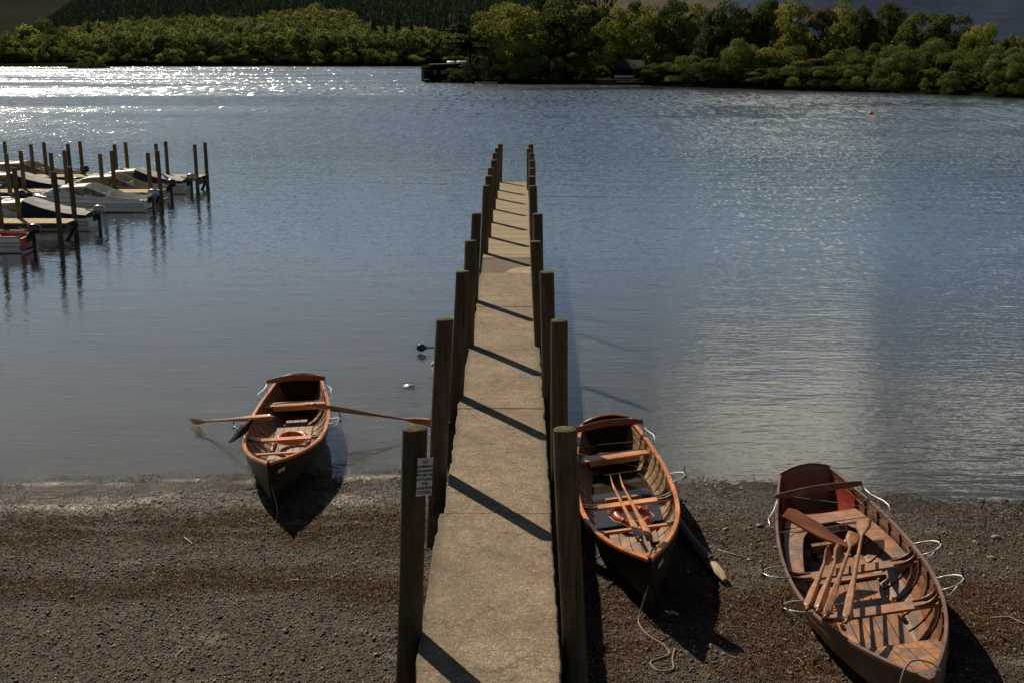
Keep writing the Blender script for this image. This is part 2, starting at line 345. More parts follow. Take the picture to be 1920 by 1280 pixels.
def water_mat():
    n = N('lake_water'); tc = n.n('TexCoord'); pos = tc.outputs['Object']; sx = n.n('SeparateXYZ'); n.l(pos, sx.inputs[0])
    y = sx.outputs[1]; x = sx.outputs[0]
    far = n.math('DIVIDE', n.math('SUBTRACT', y, 24.0), 70.0, True)
    far2 = n.math('DIVIDE', n.math('SUBTRACT', y, 75.0), 110.0, True)
    # patches of breeze: long streaks lying across the lake
    pat = n.noise(n.coord(scale=(.010, .034, 1), rot=(0, 0, R(-4))), 1.0, 6, .62, .5)
    pm = n.ramp(pat, [(.40, (.22, .22, .22)), (.54, (1, 1, 1))])
    def nz(sc_, rot, det, ro=.5, dist=.4):
        return n.noise(n.coord(scale=sc_, rot=(0, 0, R(rot))), 1.0, det, ro, dist)
    h1 = nz((1.5, 5.4, 1), 22, 2); h2 = nz((6.0, 9.0, 1), -24, 2); h3 = nz((.30, .9, 1), 8, 2); h4 = nz((6, 16, 1), 12, 1)
    hn = n.math('ADD', n.math('MULTIPLY', h1, 1.0), n.math('MULTIPLY', h2, .40)); hn = n.math('ADD', hn, n.math('MULTIPLY', h4, .07))
    bn = n.n('Bump'); bn.inputs['Distance'].default_value = .034; n.l(hn, bn.inputs['Height'])
    n.l(n.math('ADD', .25, n.math('MULTIPLY', n.math('MULTIPLY', far, pm), .20)), bn.inputs['Strength'])
    bf = n.n('Bump'); bf.inputs['Distance'].default_value = .25; n.l(h3, bf.inputs['Height'])
    n.l(n.math('ADD', .06, n.math('MULTIPLY', n.math('MULTIPLY', far, pm), .12)), bf.inputs['Strength']); n.l(bn.outputs[0], bf.inputs['Normal'])
    # small steep facets of the wind waves: they catch the sun as glitter
    def facets(scale, rot, amp):
        vo = n.n('TexVoronoi'); vo.inputs['Scale'].default_value = 1; n.l(n.coord(scale=scale, rot=(0, 0, R(rot))), vo.inputs['Vector'])
        s = n.n('SeparateXYZ'); n.l(vo.outputs['Color'], s.inputs[0])
        k = n.math('MULTIPLY', n.math('POWER', s.outputs[2], 2.2), amp)
        c = n.n('CombineXYZ')
        n.l(n.math('MULTIPLY', n.math('MULTIPLY', n.math('SUBTRACT', s.outputs[0], .5), .55), k), c.inputs[0]); n.l(n.math('MULTIPLY', n.math('MULTIPLY', s.outputs[1], -.5), k), c.inputs[1])
        return c.outputs[0]
    fa = facets((9.5, 4.0, 1), 6, n.math('MULTIPLY', n.math('MULTIPLY', far, n.math('ADD', pm, .40)), .43))
    fb = facets((2.4, .45, 1), -5, n.math('MULTIPLY', n.math('MULTIPLY', far2, pm), 1.3))
    va = n.n('VectorMath', operation='ADD'); n.l(fa, va.inputs[0]); n.l(fb, va.inputs[1])
    vb = n.n('VectorMath', operation='ADD'); n.l(va.outputs[0], vb.inputs[0]); n.l(bf.outputs[0], vb.inputs[1])
    vn = n.n('VectorMath', operation='NORMALIZE'); n.l(vb.outputs[0], vn.inputs[0]); nor = vn.outputs[0]
    gl = n.n('BsdfGlossy'); gl.distribution = 'GGX'; gl.inputs['Color'].default_value = (.86, .94, 1.0, 1)
    n.l(n.math('ADD', .012, n.math('ADD', n.math('MULTIPLY', far, .085), n.math('MULTIPLY', n.math('MULTIPLY', far2, pm), .10))), gl.inputs['Roughness']); n.l(nor, gl.inputs['Normal'])
    tr = n.n('BsdfTransparent'); tr.inputs[0].default_value = (.88, .88, .82, 1)
    geo = n.n('NewGeometry'); dt = n.n('VectorMath', operation='DOT_PRODUCT'); n.l(geo.outputs['Incoming'], dt.inputs[0]); n.l(nor, dt.inputs[1])
    om = n.math('SUBTRACT', 1.0, n.math('ABSOLUTE', dt.outputs['Value']), True); sch = n.math('ADD', .03, n.math('MULTIPLY', n.math('POWER', om, 5.0), .97))   # Schlick, same from both sides
    mx = n.n('MixShader'); n.l(n.math('MINIMUM', n.math('MULTIPLY', sch, n.math('ADD', 1.25, n.math('MULTIPLY', n.math('DIVIDE', n.math('SUBTRACT', y, 17.0), 22.0, True), .75))), .96), mx.inputs[0]); n.l(tr.outputs[0], mx.inputs[1]); n.l(gl.outputs[0], mx.inputs[2])
    n.l(mx.outputs[0], n.out.inputs[0]); return n.m
mb = MB(); mb.add([(-4000, 12.5, 0), (4000, 12.5, 0), (4000, 3500, 0), (-4000, 3500, 0)], [(0, 1, 2, 3)])
tag(mb.build('lake_water', water_mat()), 'rippled blue grey lake water with sun glitter', kind='structure')
# ---- loose pebbles and drift litter (uncountable)
def gh1(x, y): return float(ground_h(np.array([x]), np.array([y]))[0])
def hexact(xs, ys):
    z = ground_h(xs, ys)
    return z + np.array([.016 * fbm(a, b, 1.3) + .008 * fbm(a, b, 5.5, 3) for a, b in zip(xs, ys)])
def pebble_mat():
    n = N('pebbles'); a = n.n('Attribute', attribute_name='rnd'); b = n.n('Attribute', attribute_name='wrack'); tc = n.n('TexCoord'); sx = n.n('SeparateXYZ'); n.l(tc.outputs['Object'], sx.inputs[0])
    c = n.ramp(a.outputs['Fac'], [(0, (.015, .011, .007)), (.35, (.09, .070, .050)), (.65, (.21, .166, .122)), (.86, (.44, .35, .25)), (1, (.75, .62, .50))])  # random stone tones; the brightest stand in for sun glints
    c = n.mixc(n.math('MULTIPLY', b.outputs['Fac'], .9), c, (.062, .028, .012))
    wet = n.ramp(n.math('MULTIPLY', sx.outputs[2], 10), [(.2, (1, 1, 1)), (.9, (0, 0, 0))])
    c = n.mixc(n.math('MULTIPLY', wet, .45), c, (.02, .016, .013)); pa = n.n('Attribute', attribute_name='pale'); c = n.mixc(n.math('MULTIPLY', pa.outputs['Fac'], .6), c, (.40, .36, .31))  # wet tone, then the waterline glint painted onto the pebbles
    n.bsdf(c, n.math('SUBTRACT', .62, n.math('MULTIPLY', wet, .5)), 0, .5); return n.m
NP = 300000
px_ = rng.uniform(-9, 9, NP); py_ = rng.uniform(7.6, 17.5, NP); s_ = np.interp(px_, SX, SY); ok = py_ < s_ + .25; px_, py_ = px_[ok], py_[ok]; NP = len(px_)
pz_ = hexact(px_, py_); rad = (rng.gamma(2.8, .0023, NP) * np.where(rng.random(NP) < .002, 1.7, 1)).clip(.003, .034)
octv = np.array([(1,0,0),(0,1,0),(-1,0,0),(0,-1,0),(0,0,1),(0,0,-1)], float)
octf = np.array([(0,1,4),(1,2,4),(2,3,4),(3,0,4),(1,0,5),(2,1,5),(3,2,5),(0,3,5)])
ang = rng.uniform(0, 6.283, NP); ca, sa = np.cos(ang), np.sin(ang)
jit = 1 + rng.uniform(-.3, .3, (NP, 6, 1)); P = octv[None] * jit * rad[:, None, None] * np.array([1.25, .9, .7])
Q = np.empty_like(P); Q[..., 0] = P[..., 0] * ca[:, None] - P[..., 1] * sa[:, None]; Q[..., 1] = P[..., 0] * sa[:, None] + P[..., 1] * ca[:, None]; Q[..., 2] = P[..., 2] + rng.uniform(-.25, .25, (NP, 1)) * P[..., 0]
Q += np.stack([px_, py_, pz_ + rad * .5], 1)[:, None]
Fp = (octf[None] + (np.arange(NP) * 6)[:, None, None]).reshape(-1, 3)
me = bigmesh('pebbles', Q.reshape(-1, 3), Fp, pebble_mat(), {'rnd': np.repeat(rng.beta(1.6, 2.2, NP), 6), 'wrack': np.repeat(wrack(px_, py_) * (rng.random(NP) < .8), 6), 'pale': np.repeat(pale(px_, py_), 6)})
tag(link('pebbles', me), 'loose grey and brown pebbles covering the beach', 'pebbles', kind='stuff')
def strands(n_, seed, lo, hi, wmin):
    g = np.random.default_rng(seed); xs = g.uniform(-9, 9, n_ * 5); ys = g.uniform(7.8, 17.1, n_ * 5)
    keep = g.random(n_ * 5) < (wrack(xs, ys) ** 1.2 + wmin); keep &= ys < np.interp(xs, SX, SY) - .15; xs, ys = xs[keep][:n_], ys[keep][:n_]; k = len(xs)
    zs = hexact(xs, ys); L = g.uniform(lo, hi, k); a = g.uniform(0, 6.283, k); cv = g.uniform(-1, 1, k); W = g.uniform(.0012, .0035, k)
    V = np.zeros((k, 10, 3))
    for i in range(5):
        s = (i / 4 - .5); th = a + cv * s * 1.6
        cx = xs + np.cos(th) * L * s; cy = ys + np.sin(th) * L * s; h = .008 + .018 * (1 - 4 * s * s) * g.random(k)
        for q, sg in ((0, -1), (1, 1)):
            V[:, i * 2 + q, 0] = cx - np.sin(th) * W * sg; V[:, i * 2 + q, 1] = cy + np.cos(th) * W * sg; V[:, i * 2 + q, 2] = zs + h + sg * .0015
    f = np.array([(0, 2, 3, 1), (2, 4, 5, 3), (4, 6, 7, 5), (6, 8, 9, 7)]); Fs = (f[None] + (np.arange(k) * 10)[:, None, None]).reshape(-1, 4)
    return V.reshape(-1, 3), Fs, np.repeat(g.random(k), 10)
n = N('dead_stalks'); a = n.n('Attribute', attribute_name='rnd'); n.bsdf(n.ramp(a.outputs['Fac'], [(0, (.025, .012, .005)), (.6, (.13, .060, .022)), (.92, (.26, .14, .065)), (1, (.48, .36, .23))]), .8, 0, .2)
v_, f_, r_ = strands(95000, 5, .015, .09, .07)
tag(link('drift_litter', bigmesh('drift_litter', v_, f_, n.m, {'rnd': r_})), 'brown bands of dead stalks and weed washed up on the shingle', 'driftweed', kind='stuff')
#@@PART2
# ------------------------------------------------------------------ jetty
jet = tag(empty('jetty', (-.22, 12, 0)), 'long narrow jetty of concrete slabs then wooden planks running out into the lake', 'jetty')
def slab(pts, zt, th, m, name='concrete_slab', seed=0):
    """slab with slightly ragged long edges; pts = x0,x1 at y0 and y1"""
    r = random.Random(seed); (y0, a0, b0), (y1, a1, b1) = pts; k = max(4, int((y1 - y0) / .07)); rings = []
    for i in range(k + 1):
        t = i / k; y = y0 + (y1 - y0) * t; a = a0 + (a1 - a0) * t; b = b0 + (b1 - b0) * t
        ja = r.uniform(0, .009) + max(0, fbm(y, seed, 2.5)) * .05; jb = r.uniform(0, .009) + max(0, fbm(y, seed + 9, 2.5)) * .035
        dz = .002 * fbm(y, seed, 1.1); ct = .012
        rings.append([Vector(p) - Vector((-.22, 12, 0)) for p in ((a + ja, y, zt - th), (b - jb, y, zt - th), (b - jb, y, zt - ct + dz), (b - jb - ct, y, zt + dz), ((a + b) / 2, y, zt + .004 + dz), (a + ja + ct, y, zt + dz), (a + ja, y, zt - ct + dz))])
    mb = MB().loft(rings); return mb.build(name, m, jet, 'auto')
slab([(4.0, -.80, .375), (12.68, -.875, .39)], 1.105, .2, M['conc'], seed=1)
slab([(12.71, -.815, .40), (16.78, -.85, .42)], 1.098, .2, M['conc'], seed=2)
slab([(16.81, -.86, .42), (20.36, -.83, .42)], 1.10, .2, M['conc'], seed=3)
slab([(20.39, -.84, .42), (24.0, -.81, .41)], 1.095, .2, M['conc'], seed=4)
slab([(24.02, -.82, .41), (27.86, -.85, .41)], 1.10, .2, M['conc'], seed=5)
slab([(27.88, -.83, .39), (30.0, -.84, .38)], 1.085, .18, M['conc2'], seed=6)
o = Vector((-.22, 12, 0))
mb = MB(); vs = [Vector((-.27 + .0, 27.93, 1.094))]      # pale worn patch of mortar
arc = [Vector((-.18 + .55 * (1 - math.cos(t * math.pi / 2)) - 0.05, 27.9 + .85 * math.sin(t * math.pi / 2), 1.0935)) - o for t in [i / 8 for i in range(9)]]
arc += [Vector((.37, 28.75, 1.0935)) - o, Vector((.37, 27.9, 1.0935)) - o]
mb.add(arc, [tuple(range(len(arc)))]); mb.build('mortar_patch', M['conc3'], jet)
mb = MB(); y = 30.03; r_ = random.Random(3); i = 0
while y < 48.3:
    t = (y - 30) / 18.3; a = -.84 + .17 * t; b = .38 + .07 * t
    mb.box((a - r_.uniform(0, .015) + .22, y - 12, 1.06), (b + r_.uniform(0, .015) + .22, y - 12 + .108, 1.098 + r_.uniform(-.002, .003))); y += .125
mb.build('plank_deck', M['plank'], jet)
mb = MB()
for yy in (30.1, 48.25):
    pass
mb.box((-.60, 4.2 - 12, .72), (-.42, 17.5, .90)); mb.box((.44, 4.2 - 12, .72), (.60, 17.5, .90)); mb.build('support_beam', M['beam'], jet)
mb = MB().box((-.58, 18.03, .86), (-.46, 36.2, 1.058)); mb.box((.46, 18.03, .86), (.58, 36.2, 1.058)); mb.build('support_beam', M['beam'], jet)
for yy, _ in ((9.9, 0), (14.04, 0), (17.45, 0), (20.7, 0), (24.66, 0), (30.9, 0), (36.7, 0), (42.8, 0), (48.1, 0)):
    mb = MB().box((-.80, yy - 12 - .09, .58), (.82, yy - 12 + .09, .715)); mb.build('cross_beam', M['beam'], jet)
mb = MB()
# ------------------------------------------------------------------ posts
def post(name, base, top, r, seed, label, group, cat='post', moss=True):
    rr = random.Random(seed); root = tag(empty(name, tuple(base)), label, cat, group); base = Vector(base); top = Vector(top); L = (top - base).length; ax = (top - base); n_ = 18; rings = []; k = 14
    off = [rr.uniform(-1, 1) * .03 for _ in range(n_)]
    for i in range(k + 1):
        t = i / k; c = ax * t; rad = r * (1.06 - .08 * t) * (1 + .012 * math.sin(t * 9 + seed))
        c = c + Vector((math.sin(t * 4 + seed), math.cos(t * 3 + seed * 2), 0)) * .006
        rings.append([c + Vector((math.cos(2*math.pi*j/n_), math.sin(2*math.pi*j/n_), 0)) * rad * (1 + off[j] + .008 * math.sin(j * 3 + t * 7)) for j in range(n_)])
    mb = MB().loft(rings, cap=False); last = rings[-1]; mb.build('shaft', M['post'], root, True)
    c = sum(last, Vector()) / n_; tilt = Vector((rr.uniform(-.06, .06), rr.uniform(-.06, .06), 0))
    ring = lambda s, dz: [c + (p - c) * s + Vector((0, 0, dz + tilt.dot(p - c) * .5)) for p in last]
    MB().loft([ring(1.0, -.004), ring(.985, .006), ring(.93, .013), ring(.5, .018), ring(.05, .02)]).build('mossy_top', M['moss'] if moss else M['post'], root, True)
    return root
PL = [(9.80, 3.0), (14.04, 3.01), (17.45, 2.98), (20.69, 2.94), (24.66, 2.90), (30.76, 2.82), (33.62, 2.78), (36.68, 2.72), (39.77, 2.69), (42.77, 2.68), (45.49, 2.64), (48.38, 2.58)]
TXL = [779, 834, 867, 883, 894, 912, 917, 921, 926, 929, 933, 938]; TXR = [1060, 1048, 1025, 1005, 1008, 999, 998, 998, 998, 997, 992, 995]
BXL = [-1.0, -1.03, -.97, -.92, -.98, -.90, -.88, -.86, -.83, -.80, -.77, -.72]; BXR = [.56, .56, .53, .50, .53, .50, .50, .52, .54, .55, .53, .56]
ZR = {3: 2.94, 4: 2.87}
for k, (D, zt) in enumerate(PL):
    for side, TX, BX in (('left', TXL, BXL), ('right', TXR, BXR)):
        x = gy(TX[k], 640, D).x; zz = zt - (.01 if side == 'right' else 0)
        # screen x of the top gives its place across the jetty at this distance
        u = (TX[k] - 960) / F; dz = D * math.cos(PITCH) + (CZ - zz) * math.sin(PITCH); x = u * dz + D * -math.tan(YAW)
        gb = gh1(BX[k], D)
        n_ = ORD[k]; lab = f'{n_} post from the beach end along the {side} side of the long jetty'
        if k == 0 and side == 'left': lab = 'nearest post left of the jetty, the one with the white notice'
        if k == 11: lab = f'outermost post at the lake end of the jetty, {side} side'
        post('jetty_post', (BX[k], D + (.03 if side == 'left' else -.02), gb - .3), (x, D, zz), .106 - .0006 * k, k * 2 + (side == 'right'), lab, f'posts along the {side} side of the jetty', moss=k < 6)
# ---- notice on the first post
sg = tag(empty('notice', (-.765, 9.775, 2.66), 0), 'white notice with black capitals about no swimming or fishing, fixed to a post', 'sign')
sg.rotation_euler = (0, R(4), R(24)); sg.location = (-.775, 9.70, 2.61)
n = N('notice_white'); n.bsdf(n.ramp(n.noise(n.coord(), 12, 5), [(.3, (.62, .60, .52)), (.65, (.78, .76, .70))]), .55); M['sign'] = n.m
MB().box((-.070, -.004, -.170), (.070, .004, .170)).build('board', M['sign'], sg, bevel=.002)
n = N('notice_ink'); n.bsdf((.02, .02, .022), .6); M['ink'] = n.m
txt = ['NO', 'SWIMMING', 'OR FISHING', 'FROM OR', 'AROUND', 'THE', 'LANDING', 'STAGES.']
for i, s in enumerate(txt):
    cu = bpy.data.curves.new('lettering', 'FONT'); cu.body = s; cu.size = .034; cu.align_x = 'CENTER'; cu.offset = .0013; cu.extrude = .0004; cu.space_character = 1.0
    if len(s) > 8: cu.space_character = .92; cu.size = .0285
    elif len(s) > 7: cu.size = .0305
    ob = bpy.data.objects.new('lettering', cu); col.objects.link(ob); dg = bpy.context.evaluated_depsgraph_get(); dg.update()
    me = bpy.data.meshes.new_from_object(ob.evaluated_get(dg)); bpy.data.objects.remove(ob); me.materials.clear(); me.materials.append(M['ink'])
    t = link('lettering', me, sg); t.location = (0, -.0052, .122 - i * .0385); t.rotation_euler = (math.pi / 2, 0, 0)
for z in (.160, -.160): MB().tube([(0, -.004, z), (0, -.009, z)], .004, 8).build('screw', M['iron'], sg)

# ------------------------------------------------------------------ rowing boats
class Hull:
    def __init__(s, L, B, mid, bow, stern, tw, m, p, a=2.3):
        s.L, s.B, s.mid, s.bow, s.st, s.tw, s.m, s.p, s.a = L, B, mid, bow, stern, tw, m, p, a
    def half(s, t):
        if t > s.m: return max(0, 1 - ((t - s.m) / (1 - s.m)) ** s.p) * s.B / 2
        return (1 - (1 - s.tw) * ((s.m - t) / s.m) ** 2) * s.B / 2
    def sheer(s, t):
        return s.mid + (s.bow - s.mid) * (max(0, t - .42) / .58) ** 2 + (s.st - s.mid) * (max(0, .42 - t) / .42) ** 2
    def keel(s, t):
        return .015 + .10 * max(0, (t - .86) / .14) ** 2 + .07 * max(0, (.12 - t) / .12) ** 2
    def ex(s, t):
        if t > .55: return s.a + (1.12 - s.a) * ((t - .55) / .45) ** 1.3
        return s.a + (1.75 - s.a) * max(0, (.45 - t) / .45) ** 1.5
    def P(s, t, u, side=1, off=0.0):
        b = s.half(t); k = s.keel(t); sh = s.sheer(t); x = b * (1 - (1 - min(1, u)) ** s.ex(t)); z = k + (sh - k) * max(0, u) ** 1.45
        y = t * s.L - (1 - u) ** 2 * .34 * max(0, (t - .8) / .2) ** 2 - .10 * u * max(0, 1 - t / .12)
        nx_ = .3 + .7 * u; nz_ = -(1 - u) * .8
        return Vector((side * max(0.0, x - off * nx_), y, z - off * nz_))
    def uz(s, t, z):
        k = s.keel(t); return min(1, max(0, (z - k) / (s.sheer(t) - k))) ** (1 / 1.45)
    def wid(s, t, z, off=.02): return s.P(t, s.uz(t, z), 1, off).x
    def at(s, t): return t * s.L
def rowing_boat(name, label, H, mats, n_str=8, thwarts=(), old=False):
    root = tag(empty(name), label, 'rowing boat', 'wooden rowing boats for hire')
    hullm, gm, fm, tm = mats; NT = 44; TS = [i / NT for i in range(NT + 1)]
    for nm, (o1, o2, o3, o4), mm in (('hull', (.016, .004, -.004, .006), hullm[0]), ('inner_planking', (-.006, -.0045, -.015, -.008), hullm[1])):
        mb = MB()
        for side in (1, -1):
            for i in range(n_str):
                u0 = i / n_str; u1 = (i + 1) / n_str; u1b = min(1, u1 + .012); rings = []
                for t in TS:
                    if nm == 'hull': q = [H.P(t, u0, side, -o1), H.P(t, u1b, side, -o2), H.P(t, u1b, side, -o3), H.P(t, u0, side, -o4)]
                    else: q = [H.P(t, u0, side, -o1), H.P(t, u1b, side, -o2 + .004), H.P(t, u1b, side, .018), H.P(t, u0, side, .009)]
                    rings.append(q if side == 1 else q[::-1])
                mb.loft(rings)
        mb.build(nm, mm, root, 'auto')
    # gunwale with inner rail
    for side in (1, -1):
        rings = []
        for t in TS:
            c = H.P(t, 1, side); q = []
            w0, w1 = (.026, -.030) if not old else (.018, -.020)
            if t > .93: w1 = w1 * (1 - (t - .93) / .07 * .2)
            for off, dz in ((-w0, -.022), (-w0, .010), (-w0 + .006, .016), (-w1 - .006, .016), (-w1, .010), (-w1, -.022)):
                x = side * (c.x - off) if False else c.x + side * (-off) ; x = max(x, 0.002) if side == 1 else min(x, -.002)
                q.append(Vector((x, c.y + (.02 if t == 1 else 0), c.z + dz)))
            rings.append(q if side == 1 else q[::-1])
        MB().loft(rings).build('gunwale', gm, root, 'auto')
    # transom
    us = [i / 12 for i in range(13)]; rgt = [H.P(0, u, 1, -.004) for u in us]; lft = [H.P(0, u, -1, -.004) for u in us]
    topc = [Vector((x * rgt[-1].x, rgt[-1].y - .01, rgt[-1].z + .085 * (1 - x * x))) for x in (.8, .5, .2, -.2, -.5, -.8)]
    loop = rgt + topc + lft[::-1]; back = [p + Vector((0, -.03, 0)) for p in loop]
    MB().loft([back, loop][::-1]).build('transom', M['shadehull'] if not old else M['old_x'], root, 'auto')  # transom of the varnished boats coloured dark to read as stern shade
    MB().tube([p + Vector((0, -.012, .008)) for p in [rgt[-1]] + topc + [lft[-1]]], .017, 6).build('transom_cap', gm, root, True)
    # stem and keel
    rings = []
    for i in range(13):
        u = i / 12; p = H.P(1, u, 1); q = p + Vector((0, .045, 0)); rings.append([Vector((-.018, p.y - .03, p.z)), Vector((.018, p.y - .03, p.z)), Vector((.012, q.y, q.z + .0)), Vector((-.012, q.y, q.z))])
    rings.append([v + Vector((0, 0, .035)) for v in rings[-1]])
    MB().loft(rings).build('stem_post', hullm[0] if old else M['shadehull'], root, bevel=.004)
    rings = [[Vector((-.02, H.P(t, 0).y, H.keel(t) - .05)), Vector((.02, H.P(t, 0).y, H.keel(t) - .05)), Vector((.02, H.P(t, 0).y, H.keel(t) + .01)), Vector((-.02, H.P(t, 0).y, H.keel(t) + .01))] for t in [i / 20 for i in range(21)]]
    MB().loft(rings).build('keel', M['darkwood'], root)
    # breasthook
    t0 = .935 if not old else .95; zb = H.sheer(1) - .004; w_ = H.P(t0, 1, 1, .02).x
    pts = [(-w_, H.at(t0)), (0, H.at(t0) + .05), (w_, H.at(t0)), (.006, H.L - .015), (-.006, H.L - .015)]
    zz = lambda y: H.sheer(y / H.L) - .002
    MB().loft([[Vector((x, y, zz(y) - .03)) for x, y in pts], [Vector((x, y, zz(y))) for x, y in pts]]).build('breasthook', gm, root, bevel=.003)
    # ribs
    rm = M['hull_in'] if not old else M['oldhull']; step = .05 if not old else .062
    t = .10; k = 0
    while t < .93:
        for side in (1, -1):
            mb = MB(); rings = []
            for i in range(11):
                u = .06 + (.97 - .06) * i / 10; hw = .009 if not old else .014
                a = H.P(t - hw / H.L, u, side, .016); b = H.P(t + hw / H.L, u, side, .016); c = H.P(t + hw / H.L, u, side, .030 if not old else .038); d = H.P(t - hw / H.L, u, side, .030 if not old else .038); rings.append([a, b, c, d])
            mb.loft(rings).build('rib', rm, root)
        t += step; k += 1
    def fz(t): return .115 + max(0, (t - .72)) * .35
    # floor boards
    mb = MB(); nb = 7; bw = .118 if not old else .13
    for b in range(-3, 4):
        x0 = b * bw - bw / 2 + .004; x1 = x0 + bw - .008; ts = [t for t in [.12 + .76 * i / 40 for i in range(41)] if H.wid(t, fz(t), .035) > max(abs(x0), abs(x1))]
        if len(ts) < 3: continue
        if old and b in (-3, 3): continue
        mb.loft([[Vector((x0, H.at(t), fz(t))), Vector((x1, H.at(t), fz(t))), Vector((x1, H.at(t), fz(t) + .016)), Vector((x0, H.at(t), fz(t) + .016))] for t in ts])
    mb.build('floorboards', fm, root)
    # thwarts with knees
    for (t, wd, z, kn) in thwarts:
        w_ = H.wid(t, z, .02); y = H.at(t); w2 = H.wid(t + wd / H.L, z, .02); yy = y + wd
        q = [(-w_, y), (w_, y), (w2, yy), (-w2, yy)]
        th = MB().loft([[Vector((x, a, z - .028)) for x, a in q], [Vector((x, a, z)) for x, a in q]]).build('thwart', tm, root, bevel=.005)
        if kn:
            for side in (1, -1):
                for ky in ((y + .03, y + wd - .03) if wd > .14 else (y + wd / 2,)):
                    tt = ky / H.L; rings = []; gx_ = H.P(tt, 1, 1, .02).x; gzv = H.sheer(tt) - .02; sx_ = H.wid(tt, z, .02) - kn
                    for i in range(9):
                        f = i / 8; a = f * math.pi / 2; X_ = sx_ + (gx_ - sx_) * math.sin(a) ** 1.0; Z_ = z + .012 + (gzv - z - .012) * (1 - math.cos(a)); thk = .018 + .035 * math.sin(f * math.pi)
                        n_ = Vector((math.sin(a * .9), 0, -math.cos(a * .9))); c = Vector((X_, ky, Z_))
                        rings.append([Vector((side * v.x, v.y, v.z)) for v in (c + Vector((0, -.014, 0)), c + Vector((0, .014, 0)), c + Vector((0, .014, 0)) + n_ * thk, c + Vector((0, -.014, 0)) + n_ * thk)])
                    MB().loft(rings).build('knee', M['darkwood'], root)
    return root
def outrigger(root, H, t, side, out=.20, m=None, pin_h=.12):
    g1 = H.P(t - .028, 1, side); g2 = H.P(t + .028, 1, side); tip = (g1 + g2) / 2 + Vector((side * out, 0, .035)); pts1 = []; 
    for i in range(15):
        a = math.pi * i / 14; f = math.sin(a) ** .75; c = g1.lerp(g2, i / 14 * .76 + .12) if 0 < i < 14 else (g1 if i == 0 else g2)
        base = g1.lerp(g2, (1 - math.cos(a)) / 2); pts1.append(base + Vector((side * out * f, 0, .018 + .03 * f)))
    o_ = MB().tube(pts1, .008, 6).tube([tip + Vector((0, 0, 0)), H.P(t, .72, side, -.01)], .005, 6).build('outrigger', M['steel'], root, True)
    MB().tube([tip + Vector((0, 0, -.04)), tip + Vector((0, 0, pin_h))], .009, 6).tube([tip + Vector((0, 0, -.03)), tip + Vector((0, 0, .01))], .018, 8).build('rowlock_pin', M['iron'], o_)
    return root.matrix_world @ tip
def backrest(root, H, t, hw, rise, bow_=.09, m=None, th=.10, fwd=.085, scroll=True):
    zt = H.sheer(t) + rise; y0 = H.at(t); rings = []
    for i in range(25):
        x = -hw + 2 * hw * i / 24; f = x / hw; y = y0 - bow_ * (1 - f * f); h = th * (1 - .45 * abs(f) ** 4); z = zt + .045 * (1 - f * f) * (1 if scroll else .4)
        rings.append([Vector((x, y, z - h)), Vector((x, y - .022, z - h + .02)), Vector((x, y - .03, z)), Vector((x, y - .004, z + .004))])
    bd = MB().loft(rings).build('backrest', m, root, bevel=.004)
    for side in (1, -1):
        e = Vector((side * (hw - .02), y0 - .01, zt - .05)); g = H.P(t + .018, 1, side); g2 = H.P(t + fwd, 1, side)
        mb = MB().tube([e, g + Vector((0, 0, .01))], .006, 6)
        mid = g2 + Vector((side * .06, -.12, rise * .6))
        mb.tube([e, e.lerp(mid, .35) + Vector((side * .01, 0, -.05)), e.lerp(mid, .75) + Vector((side * .045, 0, -.06)), g2 + Vector((side * .07, -.05, rise * .45)), g2 + Vector((side * .075, 0, rise * .2)), g2 + Vector((side * .04, .01, .015))], .007, 6)
        mb.build('iron_bracket', M['steel'], bd, True)
def footrack(root, x, y, z, tilt=0):
    mb = MB().bar((x, y, z), (x, y + .42, z), .022, .05)
    for i in range(5): mb.box((x - .012, y + .03 + i * .075, z + .02), (x + .012, y + .06 + i * .075, z + .055))
    mb.build('foot_rack', M['varnish'], root)
def place(root, L, bow, stern_xy, zk_bow, zk_stern, roll=0):
    b = Vector((bow[0], bow[1])); s = Vector(stern_xy); d = (b - s).normalized(); rz = math.atan2(-d.x, d.y)
    pitch = math.atan2(zk_bow - zk_stern, L)
    root.matrix_world = Matrix.Translation((s.x, s.y, zk_stern)) @ Matrix.Rotation(rz, 4, 'Z') @ Matrix.Rotation(pitch, 4, 'X') @ Matrix.Rotation(roll, 4, 'Y')
    bpy.context.view_layer.update()
